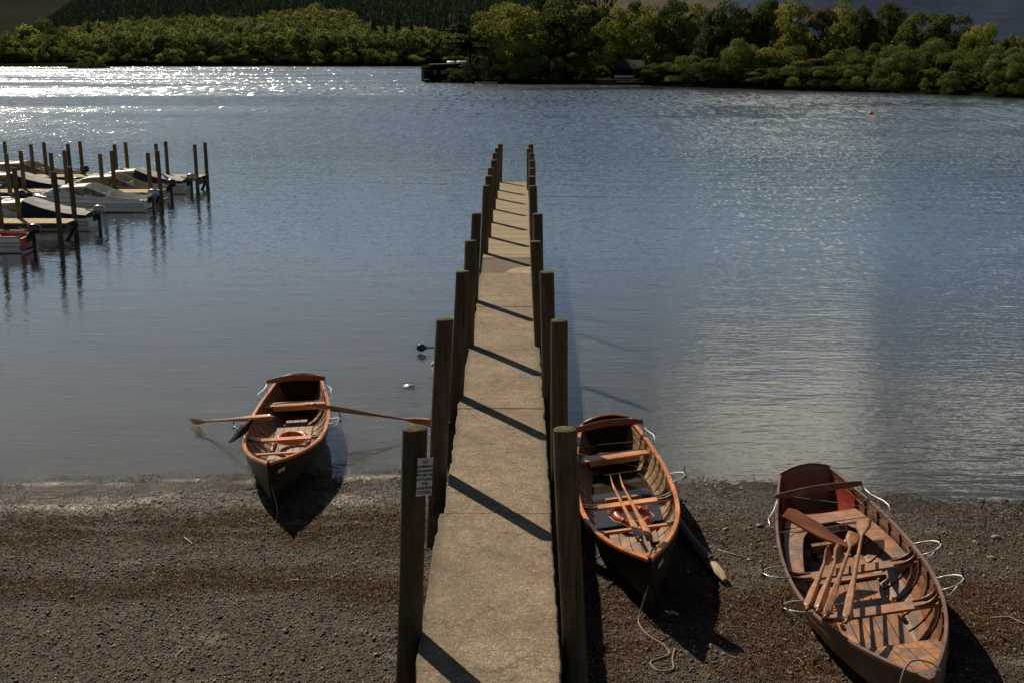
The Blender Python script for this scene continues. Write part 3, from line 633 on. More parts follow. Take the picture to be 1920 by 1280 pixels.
def oar(label, p_handle, p_blade, L=None, m=None, blade_roll=0, group='oars of the rowing boats', bw=.075, collar=True):
    a = Vector(p_handle); b = Vector(p_blade); L = (b - a).length
    root = tag(empty('oar'), label, 'oar', group); t = (b - a).normalized(); up = Vector((0, 0, 1)); x = t.cross(up).normalized(); z = x.cross(t)
    root.matrix_world = Matrix.Translation(a) @ Matrix((( x.x, t.x, z.x), (x.y, t.y, z.y), (x.z, t.z, z.z))).to_4x4() @ Matrix.Rotation(blade_roll, 4, 'Y')
    lb = .62; m = m or M['oar']
    prof = [(.09, .020, 2), (.115, .034, 6), (.14, .038, 8), (.62, .037, 8), (.9, .031, 4), (1.25, .024, 2), (L - lb, .017, 2)]
    MB().loft([[Vector((math.copysign(abs(math.cos(a)) ** (2 / p), math.cos(a)) * r_, y, math.copysign(abs(math.sin(a)) ** (2 / p), math.sin(a)) * r_)) for a in [2 * math.pi * k / 16 + .1 for k in range(16)]] for y, r_, p in prof]).build('shaft', m, root, 'auto')
    rings = []
    for i in range(15):
        f = i / 14; y = L - lb + lb * f; wv = .018 + (bw - .018) * min(1, max(0, (f - .15) / .45)) ** .8; th = .018 - .012 * f
        if f == 1: wv *= .93
        rings.append([Vector((wv * c, y, th * s_ + .02 * f * f)) for c, s_ in ((-1, 0), (-.5, .8), (0, 1), (.5, .8), (1, 0), (.5, -.8), (0, -1), (-.5, -.8))])
    MB().loft(rings).build('blade', m, root, True)
    MB().tube([(0, .0, 0), (0, .10, 0)], .0175, 10).build('handle', M['oldfloor'], root, True)
    if False: MB().tube([(0, .78, 0), (0, .98, 0)], .0295, 10).build('leather_collar', M['darkwood'], root, True)
    return root
def lifebuoy(label, loc, rx, rz, R_=.205, r=.046):
    root = tag(empty('lifebuoy', loc), label, 'lifebuoy', 'orange lifebuoys in the rowing boats'); root.rotation_euler = (rx, 0, rz); mb = MB(); rings = []
    mb.tube([(R_ * math.cos(a), R_ * math.sin(a), 0) for a in [2 * math.pi * i / 40 for i in range(41)]], r, 14, False); mb.build('ring', M['orange'], root, True)
    for k in range(4):
        a = k * math.pi / 2 + .5; mb = MB(); c = Vector((math.cos(a), math.sin(a), 0)); tt = Vector((-math.sin(a), math.cos(a), 0))
        mb.tube([c * R_ - tt * .02, c * R_ + tt * .02], r * 1.04, 14); mb.build('strap', M['redpaint'], root, True)
    pts = []
    for i in range(61):
        a = 2 * math.pi * i / 60; s = abs(math.sin(2 * (a - .5))); pts.append(((R_ + r + .004 + .03 * s) * math.cos(a), (R_ + r + .004 + .03 * s) * math.sin(a), -.012 * s))
    MB().tube(pts, .005, 6, False).build('grab_line', M['sign'], root, True)
    return root
def rope(label, pts, r=.009, name='mooring_rope'):
    # smooth the way-points
    P_ = [Vector(p) for p in pts]; out = []
    for i in range(len(P_) - 1):
        p0 = P_[max(0, i-1)]; p1 = P_[i]; p2 = P_[i+1]; p3 = P_[min(len(P_)-1, i+2)]
        for k in range(8):
            t = k / 8; out.append(.5 * ((2*p1) + (p2-p0)*t + (2*p0-5*p1+4*p2-p3)*t*t + (-p0+3*p1-3*p2+p3)*t**3))
    out.append(P_[-1]); return tag(MB().tube(out, r, 7).build(name, M['rope'], None, True), label, 'rope')
def on(x, y, d=.012): return (x, y, gh1(x, y) + .016 * fbm(x, y, 1.3) + .008 * fbm(x, y, 5.5, 3) + d)

Hs = Hull(5.28, 1.23, .50, .80, .60, .60, .44, 2.35); H2 = Hull(5.62, 1.22, .50, .80, .62, .60, .44, 2.35)
def std_boat(label, Hs, tb=.52, tc=.70):
    b = rowing_boat('rowing_boat', label, Hs, ((M['shadehull'], M['hull_in']), M['varnish'], M['floor'], M['varnish_x']),
                    thwarts=((.14, .25, .42, 0), (tb, .15, .40, .20), (tc, .065, .46, .12)))
    H = Hs
    # stern bench, low edge boards, foot board and racks
    q = [(t, H.wid(t, .25, .03)) for t in (.02, .06, .10, .14)]
    MB().loft([[Vector((x, H.at(t), .25)) for t, x in q] + [Vector((-x, H.at(t), .25)) for t, x in q[::-1]], [Vector((x, H.at(t), .27)) for t, x in q] + [Vector((-x, H.at(t), .27)) for t, x in q[::-1]]]).build('stern_bench', M['shadehull'], b)  # bench coloured dark for the shade inside the stern
    MB().box((-.36, H.at(.14) + .235, .33), (.36, H.at(.14) + .26, .415)).build('thwart_edge', M['varnish_x'], b, bevel=.004)
    MB().box((-.24, H.at(.36), .135), (.24, H.at(.36) + .06, .20)).build('foot_board', M['varnish_x'], b, bevel=.004)
    footrack(b, .24, H.at(.40), .15); footrack(b, -.26, H.at(.40), .15)
    return b
# left boat
b1 = std_boat('wooden rowing boat half afloat left of the jetty with both oars out', Hs)
place(b1, Hs.L, (-3.246, 15.138), (-3.783, 20.398), .03, -.06, R(2))
backrest(b1, Hs, .10, .50, .20, m=M['railwood'])
tl = outrigger(b1, Hs, .47, 1); tr = outrigger(b1, Hs, .47, -1)
npl = MB().box((-.10, 0, -.025), (.10, .006, .025)).build('name_plate', M['sign'], b1, bevel=.002)
def aim(o_, H, t, u, side):
    a = H.P(t - .01, u, side, -.012); b = H.P(t + .01, u, side, -.012); c = H.P(t, u + .04, side, -.012); tx = (b - a).normalized(); up = (c - H.P(t, u, side, -.012)).normalized(); nn = tx.cross(up)
    o_.matrix_local = Matrix.Translation(H.P(t, u, side, -.028)) @ Matrix(((tx.x, nn.x, up.x), (tx.y, nn.y, up.y), (tx.z, nn.z, up.z))).to_4x4()
aim(npl, Hs, .95, .86, -1)
b2 = std_boat('glossy wooden rowing boat pulled up on the shingle close to the right of the jetty', H2, .49, .68)
place(b2, H2.L, (1.50, 11.68), (1.44, 17.30), .20, .10, R(8))
backrest(b2, H2, .10, .50, .20, m=M['railwood'])
outrigger(b2, H2, .44, 1); outrigger(b2, H2, .44, -1)
aim(MB().box((-.10, 0, -.025), (.10, .006, .025)).build('name_plate', M['sign'], b2, bevel=.002), H2, .95, .86, -1)
ts = [.17 + .36 * i / 14 for i in range(15)]
MB().add([Vector((H2.wid(t, .17, .03), H2.at(t), .165)) for t in ts] + [Vector((-H2.wid(t, .17, .03), H2.at(t), .165)) for t in ts[::-1]], [tuple(range(30))]).build('bilge_water', M['puddle'], b2)
# right four-oared boat
Hb = Hull(5.93, 1.42, .58, .86, .72, .46, .47, 2.05, 2.5)
b3 = rowing_boat('rowing_boat', 'large weathered wooden rowing boat on the shingle at the right with a red lined stern', Hb,
                 ((M['oldhull'], M['old']), M['oldrail'], M['oldfloor'], M['old_x']), n_str=7, thwarts=((.415, .19, .44, .24), (.60, .19, .45, .24)), old=True)
place(b3, Hb.L, (3.57, 8.98), (3.92, 14.88), .27, .07, R(11))
H = Hb
# stern bench and curved side benches
sz = .44
def poly(name, pts, z0, z1, m, par, bev=.004): return MB().loft([[Vector((x, y, z0)) for x, y in pts], [Vector((x, y, z1)) for x, y in pts]]).build(name, m, par, bevel=bev)
w1 = H.wid(.125, sz, .05); w2 = H.wid(.18, sz, .05)
poly('stern_bench', [(-w1, H.at(.125)), (w1, H.at(.125)), (w2, H.at(.18)), (-w2, H.at(.18))], sz - .02, sz, M['old_x'], b3)
for side in (1, -1):
    out_ = [(side * H.wid(t, sz, .05), H.at(t)) for t in [.183 + .225 * i / 8 for i in range(9)]]
    inn = [(side * (H.wid(t, sz, .05) - .26 + .10 * ((t - .183) / .225) ** 1 - (.12 if i == 0 else .04 if i == 1 else 0)), H.at(t)) for i, t in enumerate([.183 + .225 * i / 8 for i in range(9)])]
    pts = out_ + inn[::-1]
    if side == -1 and False: pass
    poly('side_bench', pts if side == 1 else pts[::-1], sz - .022, sz - .002, M['oldfloor'], b3)
mb = MB()
for z0 in (.20, .30): mb.box((-w2 + .10, H.at(.18) - .01, z0), (w2 - .10, H.at(.18) + .006, z0 + .095))
fr_ = mb.build('bench_front', M['oldhull'], b3)
lb = MB().box((-.15, 0, -.045), (.15, .004, .045)).build('sticker', M['sign'], fr_); lb.location = (-.10, H.at(.18) + .009, .35)
l2 = MB().box((-.125, .0045, -.026), (-.05, .006, .026)).build('sticker_mark', M['redpaint'], lb)
MB().box((-.03, .0045, .008), (.12, .006, .020)).box((-.03, .0045, -.020), (.10, .006, -.008)).build('sticker_lines', M['redpaint'], lb)
# red panels below the backrest
for side in (1, -1):
    mb = MB()
    for k in range(4):
        u0 = .50 + k * .105; rings = [[H.P(t, u0, side, .040), H.P(t, u0 + .10, side, .040), H.P(t, u0 + .10, side, .048), H.P(t, u0, side, .048)] for t in [.035 + .085 * i / 6 for i in range(7)]]
        mb.loft(rings if side == 1 else rings)
    mb.build('red_panel', M['red'], b3)
poly('stern_floor', [(H.wid(.03, .3, .05), H.at(.03)), (H.wid(.12, .3, .05), H.at(.12)), (-H.wid(.12, .3, .05), H.at(.12)), (-H.wid(.03, .3, .05), H.at(.03))], .27, .29, M['red'], b3)
# foredeck planks low in the bow
mb = MB()
for k in range(-4, 4):
    x0 = k * .13 + .004; x1 = x0 + .122; rings = []
    for i in range(16):
        t = .70 + .275 * i / 15; z = .30 + (t - .70) * 1.65; w_ = H.wid(t, z, .02); a = max(-w_, min(w_, x0)); b = max(-w_, min(w_, x1))
        if b - a < .004: break
        rings.append([Vector((a, H.at(t), z - .016)), Vector((b, H.at(t), z - .016)), Vector((b, H.at(t), z)), Vector((a, H.at(t), z))])
    if len(rings) > 2: mb.loft(rings)
mb.build('foredeck', M['oldfloor'], b3)
for x in (-.33, .30): footrack(b3, x, H.at(.49), .17)
MB().box((-.42, H.at(.36), .135), (.42, H.at(.36) + .07, .17)).box((-.42, H.at(.31), .135), (.42, H.at(.31) + .05, .165)).build('floor_batten', M['old_x'], b3)
backrest(b3, H, .155, .53, .20, bow_=.04, m=M['old'], th=.085, fwd=.10, scroll=False)
for t in (.46, .63): outrigger(b3, H, t, 1, .25); 
for t in (.45, .62): outrigger(b3, H, t, -1, .25)
def loc(b, p): return b.matrix_world @ Vector(p)
# oars
oar('oar reaching left over the water from the left rowing boat', (-3.75, 17.95, .62), (-5.52, 19.60, .02), bw=.07, blade_roll=R(60), group=None)
oar('oar reaching right from the left rowing boat to behind the sign post', (-3.40, 18.70, .60), (-1.32, 19.25, .10), bw=.07, blade_roll=R(60), group=None)
oar('left one of the two oars laid along the middle boat, blade aft', (1.37, 12.30, .93), (1.27, 15.55, .48), blade_roll=R(80))
oar('right one of the two oars laid along the middle boat, blade aft', (1.475, 12.33, .93), (1.40, 15.6, .48), blade_roll=R(80))
OL = [((2.74, 10.50, 1.0), (3.50, 12.62, .68), 'leftmost of the four oars across the side of the large right boat'), ((2.83, 10.46, 1.0), (3.62, 12.62, .70), 'second from left of the four oars in the large right boat'),
      ((2.86, 10.30, 1.02), (3.90, 13.02, .72), 'third from left of the four oars in the large right boat'), ((3.03, 10.20, 1.02), (4.06, 13.22, .80), 'rightmost of the four oars in the large right boat, blade turned flat up')]
for k, (a, b_, lab) in enumerate(OL): oar(lab, a, b_, m=M['oldoar'], blade_roll=R((70, 55, 15, -12)[k]), bw=.085)
# loose rudder board lying across the boat
rb = tag(empty('wooden_board', (3.40, 12.93, .84)), 'broad varnished board lying across the left side of the large right boat', 'board')
rb.rotation_euler = (R(4), R(20), R(-28))
pts = [(-.36, -.13), (.10, -.14), (.46, -.05), (.44, .0), (.02, .15), (-.28, .17), (-.36, .12)]
poly('panel', pts, -.012, .012, M['board'], rb)
lifebuoy('orange lifebuoy lying in the left rowing boat', (-3.50, 18.0, .26), R(3), R(0))
lifebuoy('orange lifebuoy under the thwart of the middle rowing boat', (1.47, 14.35, .42), R(8), R(25))
# ropes
bw1 = loc(b1, Hs.P(.985, 1, 1) + Vector((0, 0, .02))); bw2 = loc(b2, H2.P(.96, 1, -1) + Vector((.03, 0, .02))); bw3 = loc(b3, Hb.P(.985, 1, -1) + Vector((0, 0, .02)))
rope('pale rope hanging from the bow of the left rowing boat onto the shingle', [bw1 + Vector((0, .05, -.0)), bw1 + Vector((.03, -.04, -.02)), bw1 + Vector((.06, -.05, -.3)), (-3.17, 15.05, .3), on(-3.16, 14.93), on(-3.25, 14.80), on(-3.40, 14.86), on(-3.52, 15.02), on(-3.42, 15.16), on(-3.24, 15.24)], .008)
rope('braided rope trailing from the bow of the middle rowing boat to a loop', [bw2 + Vector((.03, .06, .0)), bw2 + Vector((-.03, -.03, .02)), bw2 + Vector((-.04, -.10, -.25)), (1.36, 11.85, .45), on(1.34, 12.0), on(1.30, 11.75), on(1.36, 11.45), on(1.50, 11.2), on(1.53, 11.0), on(1.40, 10.88), on(1.32, 10.80), on(1.38, 10.62), on(1.52, 10.66), on(1.55, 10.9), on(1.60, 11.12)], .010)
rope('short rope tied at the bow of the large right boat', [bw3 + Vector((.06, .0, .01)), bw3 + Vector((0, .08, .05)), bw3 + Vector((-.14, .14, .03)), bw3 + Vector((-.24, .06, -.1)), bw3 + Vector((-.25, .02, -.4)), on(3.2, 9.1)], .009)
a = loc(b2, H2.P(.16, 1, 1) + Vector((.05, 0, .02))); c = loc(b3, Hb.P(.27, 1, -1) + Vector((-.05, 0, .03))); d = loc(b3, Hb.P(.27, 1, 1))
rope('thin line stretched between the middle and the large right boat', [loc(b2, H2.P(.16, 1, -1) + Vector((0, 0, .02))), a, a.lerp(c, .3) + Vector((0, 0, -.05)), a.lerp(c, .6) + Vector((0, 0, -.06)), c, d + Vector((0, 0, .02))], .0035, 'line')
# ---- crow on the gunwale
def crow(at_, rz):
    root = tag(empty('crow', at_, rz), 'black crow perched on the side of the left rowing boat', 'crow')
    sp = [(-.30, .035, .006, .030), (-.24, .045, .010, .036), (-.17, .065, .022, .034), (-.11, .095, .045, .045), (-.04, .125, .060, .060), (.03, .155, .060, .062), (.085, .185, .046, .050), (.12, .215, .033, .036), (.15, .235, .034, .034), (.18, .240, .027, .026), (.197, .238, .014, .014)]
    rings = [[Vector((x, w_ * math.cos(a), z + h * math.sin(a))) for a in [2 * math.pi * k / 14 for k in range(14)]] for x, z, h, w_ in [(s[0], s[1], s[2], s[3]) for s in sp]]
    MB().loft(rings).build('body', M['feather'], root, True)
    for s in (1, -1):
        wr = [[Vector((x, s * (w_ * 1.02) + s * .008 * math.cos(a), z + .01 + h * math.sin(a))) for a in [2 * math.pi * k / 10 for k in range(10)]] for x, z, w_, h in ((.07, .165, .045, .012), (.02, .15, .060, .036), (-.06, .115, .056, .036), (-.15, .07, .038, .020), (-.24, .05, .022, .006))]
        MB().loft(wr).build('wing', M['feather'], root, True)
        MB().tube([(.0, s * .03, .11), (.015, s * .03, .05), (.005, s * .03, .0)], [.012, .006, .005], 6).tube([(.005, s * .03, .004), (.05, s * .035, .004)], .004, 5).tube([(.005, s * .03, .004), (.045, s * .015, .004)], .004, 5).tube([(.005, s * .03, .004), (-.03, s * .03, .004)], .004, 5).build('leg', M['iron'], root, True)
    MB().tube([(.185, 0, .238), (.22, 0, .232), (.248, 0, .222)], [.014, .010, .002], 8).build('beak', M['iron'], root, True)
gpt = loc(b1, Hs.P(.615, 1, 1)); 
crow((gpt.x - .0, gpt.y, gpt.z + .018), R(58))
# ---- things on the beach
lg = tag(empty('driftwood_log', (2.23, 13.95, .16), 0), 'grey bare log lying on the shingle right of the middle boat', 'log'); random.seed(4)
pts = [(2.09, 15.0, .17), (2.14, 14.5, .19), (2.20, 14.0, .21), (2.27, 13.55, .23), (2.31, 13.2, .25)]
P0 = Vector((2.23, 13.95, .16)); r0 = [.050, .058, .062, .066, .064]
n = N('driftwood'); g = n.noise(n.coord(scale=(20, 2, 20)), 1, 6, .65); n.bsdf(n.ramp(g, [(.3, (.07, .058, .045)), (.7, (.24, .2, .155))]), .85, 0, .2, n.bump(g, .6, .01)); M['drift'] = n.m
n = N('split_timber'); g = n.noise(n.coord(scale=(20, 2, 20)), 1.4, 5, .65); n.bsdf(n.ramp(g, [(.3, (.30, .22, .14)), (.7, (.55, .45, .33))]), .8, 0, .2, n.bump(g, .5, .01)); M['split'] = n.m
MB().tube([Vector(p) - P0 for p in pts], r0, 12).build('trunk', M['drift'], lg, True)
MB().tube([Vector((2.31, 13.22, .26)) - P0, Vector((2.34, 13.08, .265)) - P0, Vector((2.37, 12.92, .26)) - P0, Vector((2.39, 12.80, .25)) - P0], [.064, .060, .052, .03], 9, flat=.8).build('split_end', M['split'], lg)
MB().tube([Vector((2.27, 13.3, .28)) - P0, Vector((2.31, 13.27, .35)) - P0], [.03, .018], 7).build('knot', M['drift'], lg, True)
lt = MB(); 
for i in range(6):
    for j in range(4): pass
vs = [(x * .03 + .01 * math.sin(y * 3), y * .022, .018 + .014 * math.sin(x * 2.1 + y)) for y in range(4) for x in range(6)]
lt.add(vs, [(y * 6 + x, y * 6 + x + 1, y * 6 + x + 7, y * 6 + x + 6) for y in range(3) for x in range(5)]); lo = lt.build('litter_wrapper', plain('pale_wrapper', (.6, .5, .55), .4), None, True); lo.location = on(1.60, 12.0, 0); lo.rotation_euler = (0, 0, R(-25)); tag(lo, 'crumpled pale wrapper on the dark beach below the middle boat', 'wrapper')
def stick(pts, r, label):
    P_ = [Vector(on(x, y, .012 + r)) for x, y in pts]; tag(MB().tube(P_, [r * (1 - .5 * i / len(P_)) for i in range(len(P_))], 6).build('stick', M['split'], None, True), label, 'stick', 'sticks on the beach')
stick([(2.50, 13.95), (2.70, 13.72), (2.92, 13.62)], .007, 'thin pale stick on the shingle between the middle and right boats')
stick([(5.10, 11.95), (5.30, 11.98), (5.46, 11.7), (5.62, 11.45)], .009, 'curved pale stick lying right of the large boat')
stick([(1.62, 12.62), (1.45, 12.85)], .008, 'short pale stick near the bow of the middle boat')
stick([(-6.2, 13.6), (-5.95, 13.62)], .007, 'short stick on the shingle at the far left')
stick([(-4.2, 14.3), (-4.05, 14.1), (-4.1, 13.9)], .007, 'bent stick on the left beach below the left boat')
stick([(-2.6, 12.9), (-2.3, 12.85)], .007, 'short pale stick left of the jetty on the brown weed band')
stick([(-3.35, 11.1), (-3.38, 10.95), (-3.33, 10.8)], .006, 'little pale stick standing out on the lower left shingle')
def stone(x, y, r, label, group='pale stones on the beach', seed=0, z=None, m=None):
    import bmesh
    bm = bmesh.new(); bmesh.ops.create_icosphere(bm, subdivisions=3, radius=1)
    for v in bm.verts:
        d = 1 + .28 * mn.noise(v.co * 1.3 + Vector((seed * 7, 0, 0))) + .08 * mn.noise(v.co * 4); v.co = Vector((v.co.x * r * 1.25 * d, v.co.y * r * d, v.co.z * r * .6 * d))
    me = bpy.data.meshes.new('stone'); bm.to_mesh(me); bm.free(); me.materials.append(m or M['stone']); me.polygons.foreach_set('use_smooth', [True] * len(me.polygons))
    o_ = link('stone', me); p = on(x, y, r * .3); o_.location = p if z is None else (x, y, z); o_.rotation_euler = (0, 0, seed * 1.7); tag(o_, label, 'stone', group)
M['stone'] = plain('pale_stone', (.22, .17, .13), .7, scale=14, bump=.4)
for k, (px, py, r, lab) in enumerate([(1870, 998, .055, 'pale stone far right on the shingle beyond the large boat'), (1830, 1000, .035, 'smaller pale stone beside the one at the far right'), (1861, 1034, .045, 'round pale stone right of the large boat, near its forward rowlock'),
     (1785, 1027, .035, 'small brown stone just right of the large boat'), (1425, 978, .045, 'brown stone left of the stern of the large boat'), (1456, 1017, .035, 'brown stone against the left side of the large boat'), (1362, 985, .035, 'stone on the shingle between the middle and large boats'), (1390, 900, .03, 'small stone at the water edge under the thin line')]):
    p = gz(px, py, .15 if py < 1000 else .2); stone(p.x, p.y, r, lab, None, k)
stone(-2.02, 22.0, .10, 'wet stone just breaking the water surface left of the jetty', None, 9, -.03, plain('wet_stone', (.34, .31, .27), .3))
# ---- black paddle and white float by the jetty
pd = tag(empty('paddle', (-1.95, 24.6, .10)), 'black paddle with a rounded blade above the water left of the jetty posts', 'paddle')
rings = [[Vector((x, w_ * math.cos(a), t_ * math.sin(a))) for a in [2 * math.pi * k / 12 for k in range(12)]] for x, w_, t_ in ((-.14, .02, .02), (-.12, .055, .04), (-.06, .085, .055), (0, .08, .05), (.05, .04, .03), (.09, .014, .014), (.30, .012, .012))]
MB().loft([[Vector((v.x, v.z, v.y)) for v in r] for r in rings]).build('blade', M['black'], pd, True)
MB().tube([(.28, 0, .02), (.29, 0, -.15), (.30, 0, -.4)], [.05, .06, .05], 10).tube([(.26, 0, .05), (.32, 0, .06)], .05, 10).build('stock', M['black'], pd, True)
fl = MB().loft([[Vector((x, r * math.cos(a), r * math.sin(a) * .7)) for a in [2 * math.pi * k / 12 for k in range(12)]] for x, r in ((-.12, .005), (-.08, .05), (0, .07), (.14, .08), (.2, .05))]).build('float', M['white'], None, True)
fl.location = (-1.62, 23.55, .05); fl.rotation_euler = (0, R(-25), R(20)); tag(fl, 'small white float on the water against the left jetty posts', 'float')
bo = tag(empty('mooring_buoy', (36.26, 125.65, .0)), 'small orange mooring buoy alone on the lake at the right', 'buoy')
MB().loft([[Vector((r * math.cos(a), r * math.sin(a), z)) for a in [2 * math.pi * k / 16 for k in range(16)]] for z, r in ((-.15, .05), (-.08, .2), (.05, .27), (.18, .24), (.28, .12), (.31, .03))]).build('float', M['orange'], bo, True)
MB().tube([(0, 0, .29), (0, 0, .36)], .03, 8).build('ring', M['iron'], bo, True)
#@@PART3
# ------------------------------------------------------------------ timber piers of the motor boat moorings
def pier(label, y0, y1, x0, x1, z=.60):
    root = tag(empty('pier', ((x0 + x1) / 2, (y0 + y1) / 2, 0)), label, 'pier', 'short timber piers for the motor boats'); cx, cy = (x0 + x1) / 2, (y0 + y1) / 2
    mb = MB(); x = x0; r_ = random.Random(int(y0))
    while x < x1 - .05: mb.box((x - cx, y0 - cy - r_.uniform(0, .03), z - .035), (x + .125 - cx, y1 - cy + r_.uniform(0, .03), z + r_.uniform(-.004, .004))); x += .14
    mb.build('deck', M['plank2'], root)
    for yy in (y0 + .06, y1 - .16): MB().box((x0 - cx, yy - cy, z - .20), (x1 - cx - .02, yy + .08 - cy, z - .038)).build('beam', M['beam'], root)
    for xx in np.arange(x1 - .12, x0, -1.85): MB().box((xx - cx - .05, y0 - cy - .02, z - .36), (xx - cx + .05, y1 - cy + .02, z - .202)).build('cross_beam', M['beam'], root)
    MB().bar((x1 - cx - .02, y0 - cy, -.05), (x1 - cx - .02, y1 - cy, z - .22), .05, .12, (1, 0, 0)).build('brace', M['beam'], root)
pier('nearest timber pier of the motor boat moorings at the left', 39.95, 41.1, -27, -15.0)
pier('middle timber pier of the motor boat moorings, pale boards in sun', 49.05, 50.2, -31, -14.75)
pier('farthest timber pier of the motor boat moorings at the left', 55.35, 56.5, -35, -14.4)
pn = ['nearest', 'middle', 'farthest']
for k, (D, zt, xs) in enumerate([(39.8, 2.30, [-15.17, -17.09]), (41.2, 2.31, [-15.15, -17.04]), (48.9, 2.17, [-14.80, -16.73, -18.71, -20.51]), (50.3, 2.17, [-14.82, -16.72, -18.68, -20.49]),
        (55.2, 2.08, [-14.56, -16.32, -18.20, -20.31, -21.98, -23.8]), (56.6, 2.08, [-14.45, -16.28, -18.14, -20.25, -21.93, -23.76])]):
    for i, x in enumerate(xs):
        post('mooring_post', (x + .04, D, -1.6), (x, D, zt + .02 * math.sin(i * 3 + k)), .085, 50 + k * 7 + i, f'{ORD[i]} post from the lake end, {"near" if k % 2 == 0 else "far"} side of the {pn[k // 2]} motor boat pier', 'posts of the motor boat piers', moss=False)
# ------------------------------------------------------------------ motor boats
def outboard(label, p, rz, m=None, s=1.0, tilt=0):
    root = tag(empty('outboard_motor', p, rz), label, 'outboard motor', 'outboard motors') if label else empty('outboard_motor', p, rz)
    if not label: tag(root)
    rings = []
    for y, w_, z0, z1 in ((-.30, .06, .14, .30), (-.26, .12, .08, .38), (-.15, .145, .05, .43), (.0, .15, .04, .44), (.12, .14, .05, .42), (.19, .11, .09, .37), (.22, .05, .15, .30)):
        rings.append([Vector((w_ * s * math.copysign(abs(math.cos(a)) ** .6, math.cos(a)), y * s, ((z0 + z1) / 2 + (z1 - z0) / 2 * math.copysign(abs(math.sin(a)) ** .6, math.sin(a))) * s)) for a in [2 * math.pi * k / 14 for k in range(14)]])
    MB().loft(rings).build('cowl', m or M['silver'], root, True)
    MB().loft([[Vector((x * .075, y, z)) for x, y in ((-1, -.09), (1, -.09), (1, .07), (-1, .07))] for z, in ((.10,),)] + [[Vector((x * .05, y, z)) for x, y in ((-1, -.08), (1, -.08), (1, .04), (-1, .04))] for z in (-.15, -.85)]).build('leg', M['black'], root, bevel=.01)
    MB().box((-.09, .05, -.12), (.09, .20, .06)).tube([(0, .12, .12), (0, .45, .22)], .02, 8).build('bracket', M['iron'], root)
    return root
def motorboat(label, xs, yc, style, L=4.5, B=1.6, cabin=True, gel=None, cover=None, inside=None, motor='silver', z=0):
    """bow towards -x; xs = stern x, yc = centre line"""
    gel = gel or M['white']; root = tag(empty('motor_boat', (xs, yc, z), R(90)), label, 'motor boat', 'small motor boats moored at the piers')
    hb = lambda t: B / 2 * ((.88 + .12 * math.sin(min(1, t / .45) * math.pi / 2)) if t < .45 else (1 - ((t - .45) / .55) ** 2.4))
    sh = lambda t: .50 + .20 * max(0, t - .3) ** 1.3; kl = lambda t: -.16 + .35 * max(0, (t - .7) / .3) ** 2
    TS = [i / 24 for i in range(25)]; rings = []
    for t in TS:
        b = hb(t); y = t * L; k = kl(t); c = k + .17 + .05 * t; rk = .25 * max(0, (t - .75) / .25)
        p = [(0, y - rk * 1.0, k), (b * .80, y - rk * .7, c), (b * .84, y - rk * .65, c + .015), (b * .97, y - rk * .2, sh(t) - .17), (b * 1.0, y - rk * .2, sh(t) - .16), (b, y, sh(t)), (b - .04, y, sh(t) + .012), (max(0, b - .09), y, sh(t)), (max(0, b - .10), y, max(c + .06, -.0) if t < .45 else sh(t) - .03)]
        rings.append([Vector(q) for q in p] + [Vector((-q[0], q[1], q[2])) for q in p[::-1][:-1]])
    n_ = len(rings[0]); mb = MB(); mb.loft(rings, cap=False, closed=False)
    mb.add(rings[0], [tuple(range(n_))][::1]); mb.build('hull', gel, root, 'auto')
    mb = MB()
    for s in (1, -1): mb.tube([(s * (hb(t) + .004), t * L - .03 * t, sh(t) - .15) for t in TS[:-1]], .014, 5)
    mb.build('rubbing_strake', M['black'], root)
    mb = MB()
    for s in (1, -1): mb.tube([(s * (hb(t) * .975 + .004), t * L - .05 * t, sh(t) - .27 + .02 * t) for t in TS[:-3]], .006, 4)
    mb.build('hull_stripe', M['iron'], root)
    for s, t in ((1, .22), (1, .55)):
        MB().tube([(s * (hb(t) + .07), t * L, z_) for z_ in (.42, .38, .14, .10)], [.02, .06, .06, .02], 8).tube([(s * (hb(t) + .06), t * L, .42), (s * (hb(t) - .03), t * L, sh(t) + .03)], .008, 4).build('fender', M['gel2'], root, True)
    if cabin:
        pts = [Vector((s_ * (hb(t) - .07), t * L, sh(t) + .20)) for s_, t in ((1, .74), (1, .84), (1, .92))] + [Vector((0, .985 * L, sh(1) + .20))] + [Vector((-(hb(t) - .07), t * L, sh(t) + .20)) for t in (.92, .84, .74)]
        mb = MB().tube(pts, .012, 5)
        for p in pts[::2] + [pts[3]]: mb.tube([p, Vector((p.x, p.y, p.z - .20))], .010, 5)
        mb.build('bow_rail', M['steel'], root, True)
    fl = [(t, hb(t) - .11) for t in TS[:12]]
    MB().add([Vector((x, t * L, .06)) for t, x in fl] + [Vector((-x, t * L, .06)) for t, x in fl[::-1]], [tuple(range(24))]).build('cockpit_floor', inside or M['gel2'], root)
    MB().box((-hb(0) + .05, -.02, .10), (hb(0) - .05, .05, .47)).build('transom', inside or gel, root, bevel=.008)
    if inside:
        for yy in (1.1, 2.2): MB().box((-hb(yy / L) + .1, yy, .36), (hb(yy / L) - .1, yy + .28, .40)).build('bench', inside, root, bevel=.006)
        mb = MB()
        for s in (1, -1): mb.tube([(s * (hb(t) - .045), t * L, sh(t) + .022) for t in TS[:-2]], .03, 6)
        mb.build('rail', M['pink'], root, True)
        MB().add([Vector((s * (hb(t) - .102), t * L, z_)) for s, z_ in ((1, .08), (1, .47)) for t in TS[:11]], [(i, i + 1, i + 12, i + 11) for i in range(10)]).build('side_lining', inside, root)
        MB().add([Vector((s * (hb(t) - .102), t * L, z_)) for s, z_ in ((-1, .08), (-1, .47)) for t in TS[:11]], [(i, i + 1, i + 12, i + 11) for i in range(10)]).build('side_lining', inside, root)
